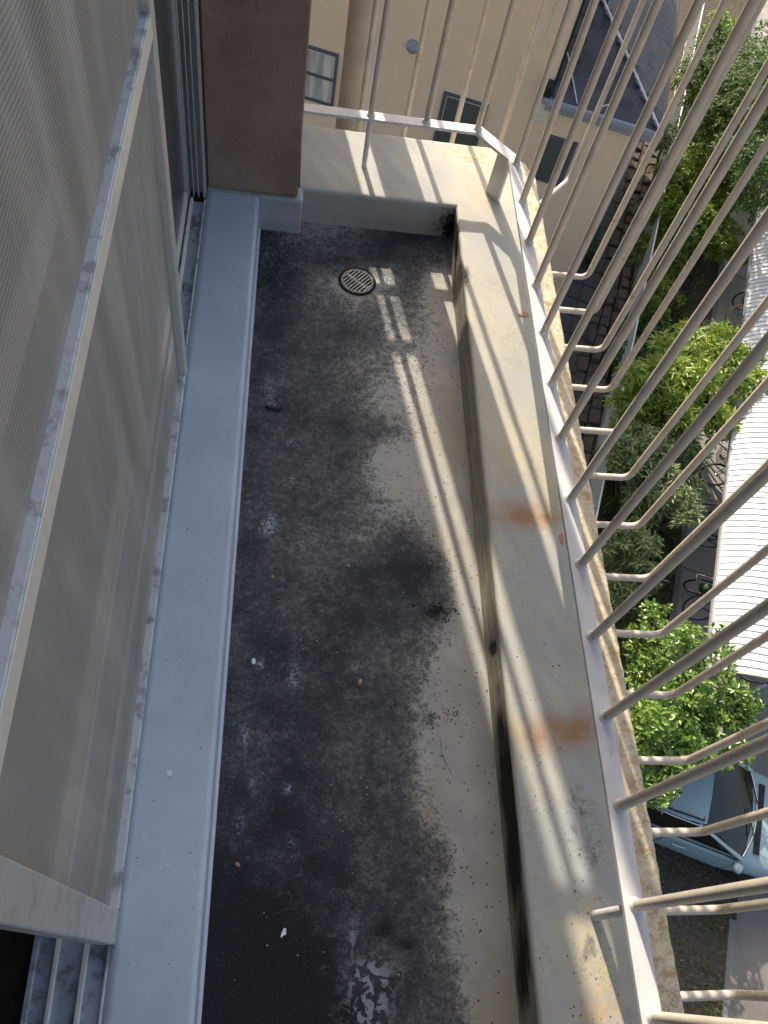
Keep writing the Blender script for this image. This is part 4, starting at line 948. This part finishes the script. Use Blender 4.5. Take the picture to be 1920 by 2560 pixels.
tree('loose low green bush at the foot of the wire fence', b7, [(b7+Vector((0, 0, .4)), (.55, .5, .4)), (b7+Vector((.2, .6, .4)), (.5, .5, .35)), (b7+Vector((-.2, -.8, .4)), (.45, .5, .35))], 600, 5, .12, .05, 'leaf4', name='bush', cat='bush')
b8 = W3(1530, 1180, 0)
tree('low dark green shrub hugging the fence beside the dusty shrub', b8, [(b8+Vector((0, 0, .4)), (.5, .5, .4)), (b8+Vector((.3, -1.1, .4)), (.5, .6, .4)), (b8+Vector((.1, -2.2, .4)), (.5, .6, .4))], 700, 6, .12, .045, 'leaf5', name='shrub', cat='shrub')
b9 = W3(1560, 940, 0)
tree('dark climbing greenery in the shade behind the lime green tree', b9, [(b9+Vector((0, 0, .5)), (.5, .6, .5)), (b9+Vector((.5, 1.0, .5)), (.5, .6, .45)), (b9+Vector((.6, .1, .6)), (.5, .5, .45))], 700, 6, .13, .05, 'leaf5', name='shrub', cat='shrub')
b10 = W3(1470, 600, 0)
tree('dark green plants growing against the house corner in the alley', b10, [(b10+Vector((0, 0, .2)), (.22, .3, .25)), (b10+Vector((-.25, -.8, .2)), (.2, .3, .2))], 130, 6, .11, .04, 'leaf5', name='shrub', cat='shrub')

# ground cover and dry grass
def blades(name, label, n, fn, mat, h0, h1, cat='grass'):
    V = []; F = []; A = []
    for _ in range(n):
        p = fn(); a = random.random()*6.28; h = random.uniform(h0, h1); w = .008+h*.04; le = random.uniform(.2, 1.2)
        d = Vector((math.cos(a), math.sin(a), 0)); s_ = Vector((-d.y, d.x, 0)); k = len(V)
        V += [p-s_*w, p+s_*w, p+d*h*le*.4+Vector((0, 0, h*.6))+s_*w*.6, p+d*h*le*.4+Vector((0, 0, h*.6))-s_*w*.6, p+d*h*le+Vector((0, 0, h*.85))]
        F += [(k, k+1, k+2, k+3), (k+3, k+2, k+4)]; A += [random.random()]*5
    me = bpy.data.meshes.new(name); me.from_pydata([tuple(v) for v in V], [], F); me.materials.append(MT[mat]); set_attr(me, 'rnd', A); me.update()
    return tag(link_mesh(name, me), label, cat, kind='stuff')
def clumpy(s0, s1, n0, n1, k=60):
    cs = [(random.uniform(s0, s1), random.uniform(n0, n1), random.uniform(.1, .5)) for _ in range(k)]
    def f():
        c = random.choice(cs); return ST(min(s1, max(s0, random.gauss(c[0], c[2]))), min(n1, max(n0, random.gauss(c[1], c[2]))), -.01)
    return f
blades('ground_cover', 'patchy green ground cover in the planted strip', 17000, clumpy(5.5, 30, 3.65, 5.65, 140), 'grass', .06, .26)
blades('weeds', 'sparse weeds on the bare soil by the pavement kerb', 1500, clumpy(-3, 5, 6.4, 7.45, 22), 'grass', .03, .12)
blades('dry_grass', 'dry straw lying on the bare soil', 1400, clumpy(-3, 6, 5.0, 7.4, 40), 'straw', .02, .10)
blades('alley_weeds', 'weeds along the foot of the stone wall', 900, clumpy(8, 24, 2.62, 2.8, 30), 'grass', .05, .2)

# ---- car
CA = math.radians(-21)
cwt = Vector((7.40, 2.37)); cdir = Vector((math.cos(CA), math.sin(CA))); cc = cwt - cdir*.02
ca = thing('car', 'pale aqua two door car parked beside the glossy tree', 'car', (cc.x, cc.y, G+.006), CA); ca.scale = (1.05, 1.07, 1.12)
def sect(x):
    # half section of the lower body at x: list of (y, z)
    t = abs(x)/1.92; w = .80*(1-.16*max(0, t-.55)**1.3/.37) if t > .55 else .80
    zt = np.interp(x, [-1.92, -1.75, -1.1, .95, 1.2, 1.7, 1.92], [.58, .80, .88, .90, .87, .78, .56]); zb = .22 if t < .93 else .30
    return [(0, zt+.035), (w*.55, zt+.03), (w*.86, zt), (w*.97, zt-.07), (w, zt-.20), (w*.995, .42), (w*.96, .30), (w*.86, zb)]
Xs = np.linspace(-1.92, 1.92, 40)
rows = []
for x in Xs:
    h = sect(x); rows.append([(x, -y, z) for y, z in h[::-1]] + [(x, y, z) for y, z in h[1:]])
m = MB().grid(rows, flip=True); n_ = len(rows[0]); m.add(rows[0], [tuple(range(n_))]); m.add(rows[-1], [tuple(range(n_))[::-1]])
body = m.build('body', MT['car'], ca)
# greenhouse: glass ring and roof
top = [(-.78, .50), (-.55, .56), (-.1, .585), (.28, .555)]
def lerp(a, b, t): return a+(b-a)*t
def gl(x0, x1, y0, y1, z0, z1, n=6):      # bulged pane across the car (windscreen / rear window)
    P = []
    for i in np.linspace(0, 1, n):
        r = []
        for j in np.linspace(-1, 1, 11):
            w = lerp(y0, y1, i); x = lerp(x0, x1, i) - (abs(j)**2)*.10*(1 if x1 > x0 else -1)*(.5+.5*i); r.append((x, j*w, lerp(z0, z1, i)+.02*math.sin(i*math.pi)))
        P.append(r)
    return MB().grid(P, flip=x1 < x0)
gl(.02, .98, .54, .68, 1.355, .925).build('windscreen', MT['carglass'], ca)
gl(-1.06, -1.36, .50, .62, 1.335, .915).build('rear_window', MT['carglass'], ca)
for sg in (-1, 1):
    P = [[(lerp(-.92, -1.14, i)+(lerp(-.06, .80, i)-lerp(-.92, -1.14, i))*j, sg*lerp(.565, .70, i), lerp(1.30, .915, i)) for j in np.linspace(0, 1, 8)] for i in np.linspace(0, 1, 5)]
    MB().grid(P, flip=sg < 0).build('side_window', MT['carglass'], ca)
    # door with seam, handle and mirror on each side
    MB().tube([(-.06, sg*.575, 1.335), (.42, sg*.65, 1.13), (.86, sg*.70, .915)], [.026, .03, .04], 8).build('front_pillar', MT['car'], ca)
    MB().tube([(-.95, sg*.56, 1.32), (-1.05, sg*.64, 1.1), (-1.2, sg*.70, .91)], [.05, .06, .075], 8).build('rear_pillar', MT['car'], ca)
    MB().tube([(.90, sg*.715, .93), (.45, sg*.675, 1.13), (-.04, sg*.605, 1.345), (-.5, sg*.625, 1.37), (-.95, sg*.585, 1.34)], .012, 6).build('drip_rail', MT['chrome'], ca)
    MB().tube([(-1.15, sg*.728, .905), (-.2, sg*.745, .915), (.82, sg*.735, .915)], .011, 6).build('window_trim', MT['trim'], ca)
    dd = thing  # doors are panels proud of the body
    P = []
    for x in np.linspace(-.32, .80, 10):
        h = sect(x); q = [(x, sg*(h[k][0]+.006), h[k][1]) for k in (3, 4, 5, 6)]; P.append(q)
    dr_ = MB().grid(P, flip=sg > 0).build('door', MT['car'], ca)
    MB().tube([(-.16, sg*.822, .765), (-.08, sg*.835, .768), (.04, sg*.822, .77)], .012, 6).build('handle', MT['chrome'], dr_)
    for x in (-.328, .808):
        h = sect(x); MB().tube([(x, sg*(h[k][0]+.003), h[k][1]) for k in (2, 3, 4, 5, 6)], .005, 4).build('door_seam', MT['trim'], ca)
    mr = MB().add([], [])
    mr.lathe([(.001, -.09), (.05, -.085), (.075, -.03), (.07, .03), (.001, .05)], n=14)
    mo = mr.build('mirror', MT['car'], ca, loc=(.84, sg*.86, .93), rot=(0, math.radians(90), sg*.25)); mo.scale = (.75, 1.05, 1.0)
    MB().tube([(.84, sg*.74, .90), (.84, sg*.84, .92)], .018, 6).build('mirror_arm', MT['car'], ca)
rp = [[(x, j*w*1.02, 1.385+.055*(1-j*j)-.05*max(0, -(x+.7))**1.5-.02*max(0, x+.2)) for j in np.linspace(-1, 1, 11)] for x, w in ((-1.06, .50), (-.95, .55), (-.75, .58), (-.5, .595), (-.25, .59), (-.05, .565), (.03, .55))]
ro_ = MB().grid(rp, flip=True).build('roof', MT['car'], ca)
for sg in (-1, 1): MB().tube([(-.92, sg*.53, 1.398), (-.5, sg*.555, 1.412), (-.02, sg*.525, 1.405)], .014, 6).build('roof_gutter', MT['trim'], ca)
MB().tube([(-.03, -.52, 1.385), (.045, 0, 1.425), (-.03, .52, 1.385)], .012, 6).build('windscreen_trim', MT['trim'], ca)
MB().tube([(.885, -.66, .93), (1.01, -.3, .945), (1.03, 0, .95), (1.01, .3, .945), (.885, .66, .93)], .014, 6).build('windscreen_trim', MT['chrome'], ca)
m = MB().box((1.04, -.55, .915), (1.14, .55, .93), .004); m.build('cowl_grille', MT['trim'], ca)
for y in (-.42, .10): MB().tube([(1.08, y, .945), (.95, y+.22, .985), (.82, y+.46, 1.03)], .008, 5).build('wiper', MT['trim'], ca)
tyre = MB().ring((0, 0, 0), (0, 1, 0), .225, .075, 28, 10).mesh('tyre', MT['black'])
rim_ = MB()
rim_.lathe([(.001, .05), (.05, .055), (.07, .03), (.15, .045), (.175, .05)], n=20)
rim_m = rim_.mesh('rim', MT['chrome'])
for x in (-1.18, 1.20):
    for sg in (-1, 1):
        w_ = link_mesh('wheel', tyre, ca, (x, sg*.69, .30)); link_mesh('rim', rim_m, w_, (0, sg*.03, 0), (math.radians(90 if sg < 0 else -90), 0, 0))
        MB().add([(x+.31*math.cos(a), sg*.812, .31+.31*math.sin(a)) for a in np.linspace(-.1, math.pi+.1, 16)], [tuple(range(16)) if sg < 0 else tuple(range(16))[::-1]]).build('wheel_arch', MT['trim'], ca)
for sg in (-1, 1):
    MB().lathe([(.001, .05), (.06, .04), (.085, 0)], n=16).build('headlight', MT['chrome'], ca, loc=(1.86, sg*.5, .62), rot=(0, math.radians(90), 0))
    MB().box((-1.93, sg*.45, .55), (-1.88, sg*.62, .66), .01).build('tail_light', MT['redpaint'], ca)
MB().tube([(1.82, -.7, .42), (1.95, -.4, .42), (1.97, 0, .42), (1.95, .4, .42), (1.82, .7, .42)], .04, 8).build('bumper', MT['chrome'], ca)
MB().tube([(-1.82, -.7, .42), (-1.95, -.4, .42), (-1.97, 0, .42), (-1.95, .4, .42), (-1.82, .7, .42)], .04, 8).build('bumper', MT['chrome'], ca)
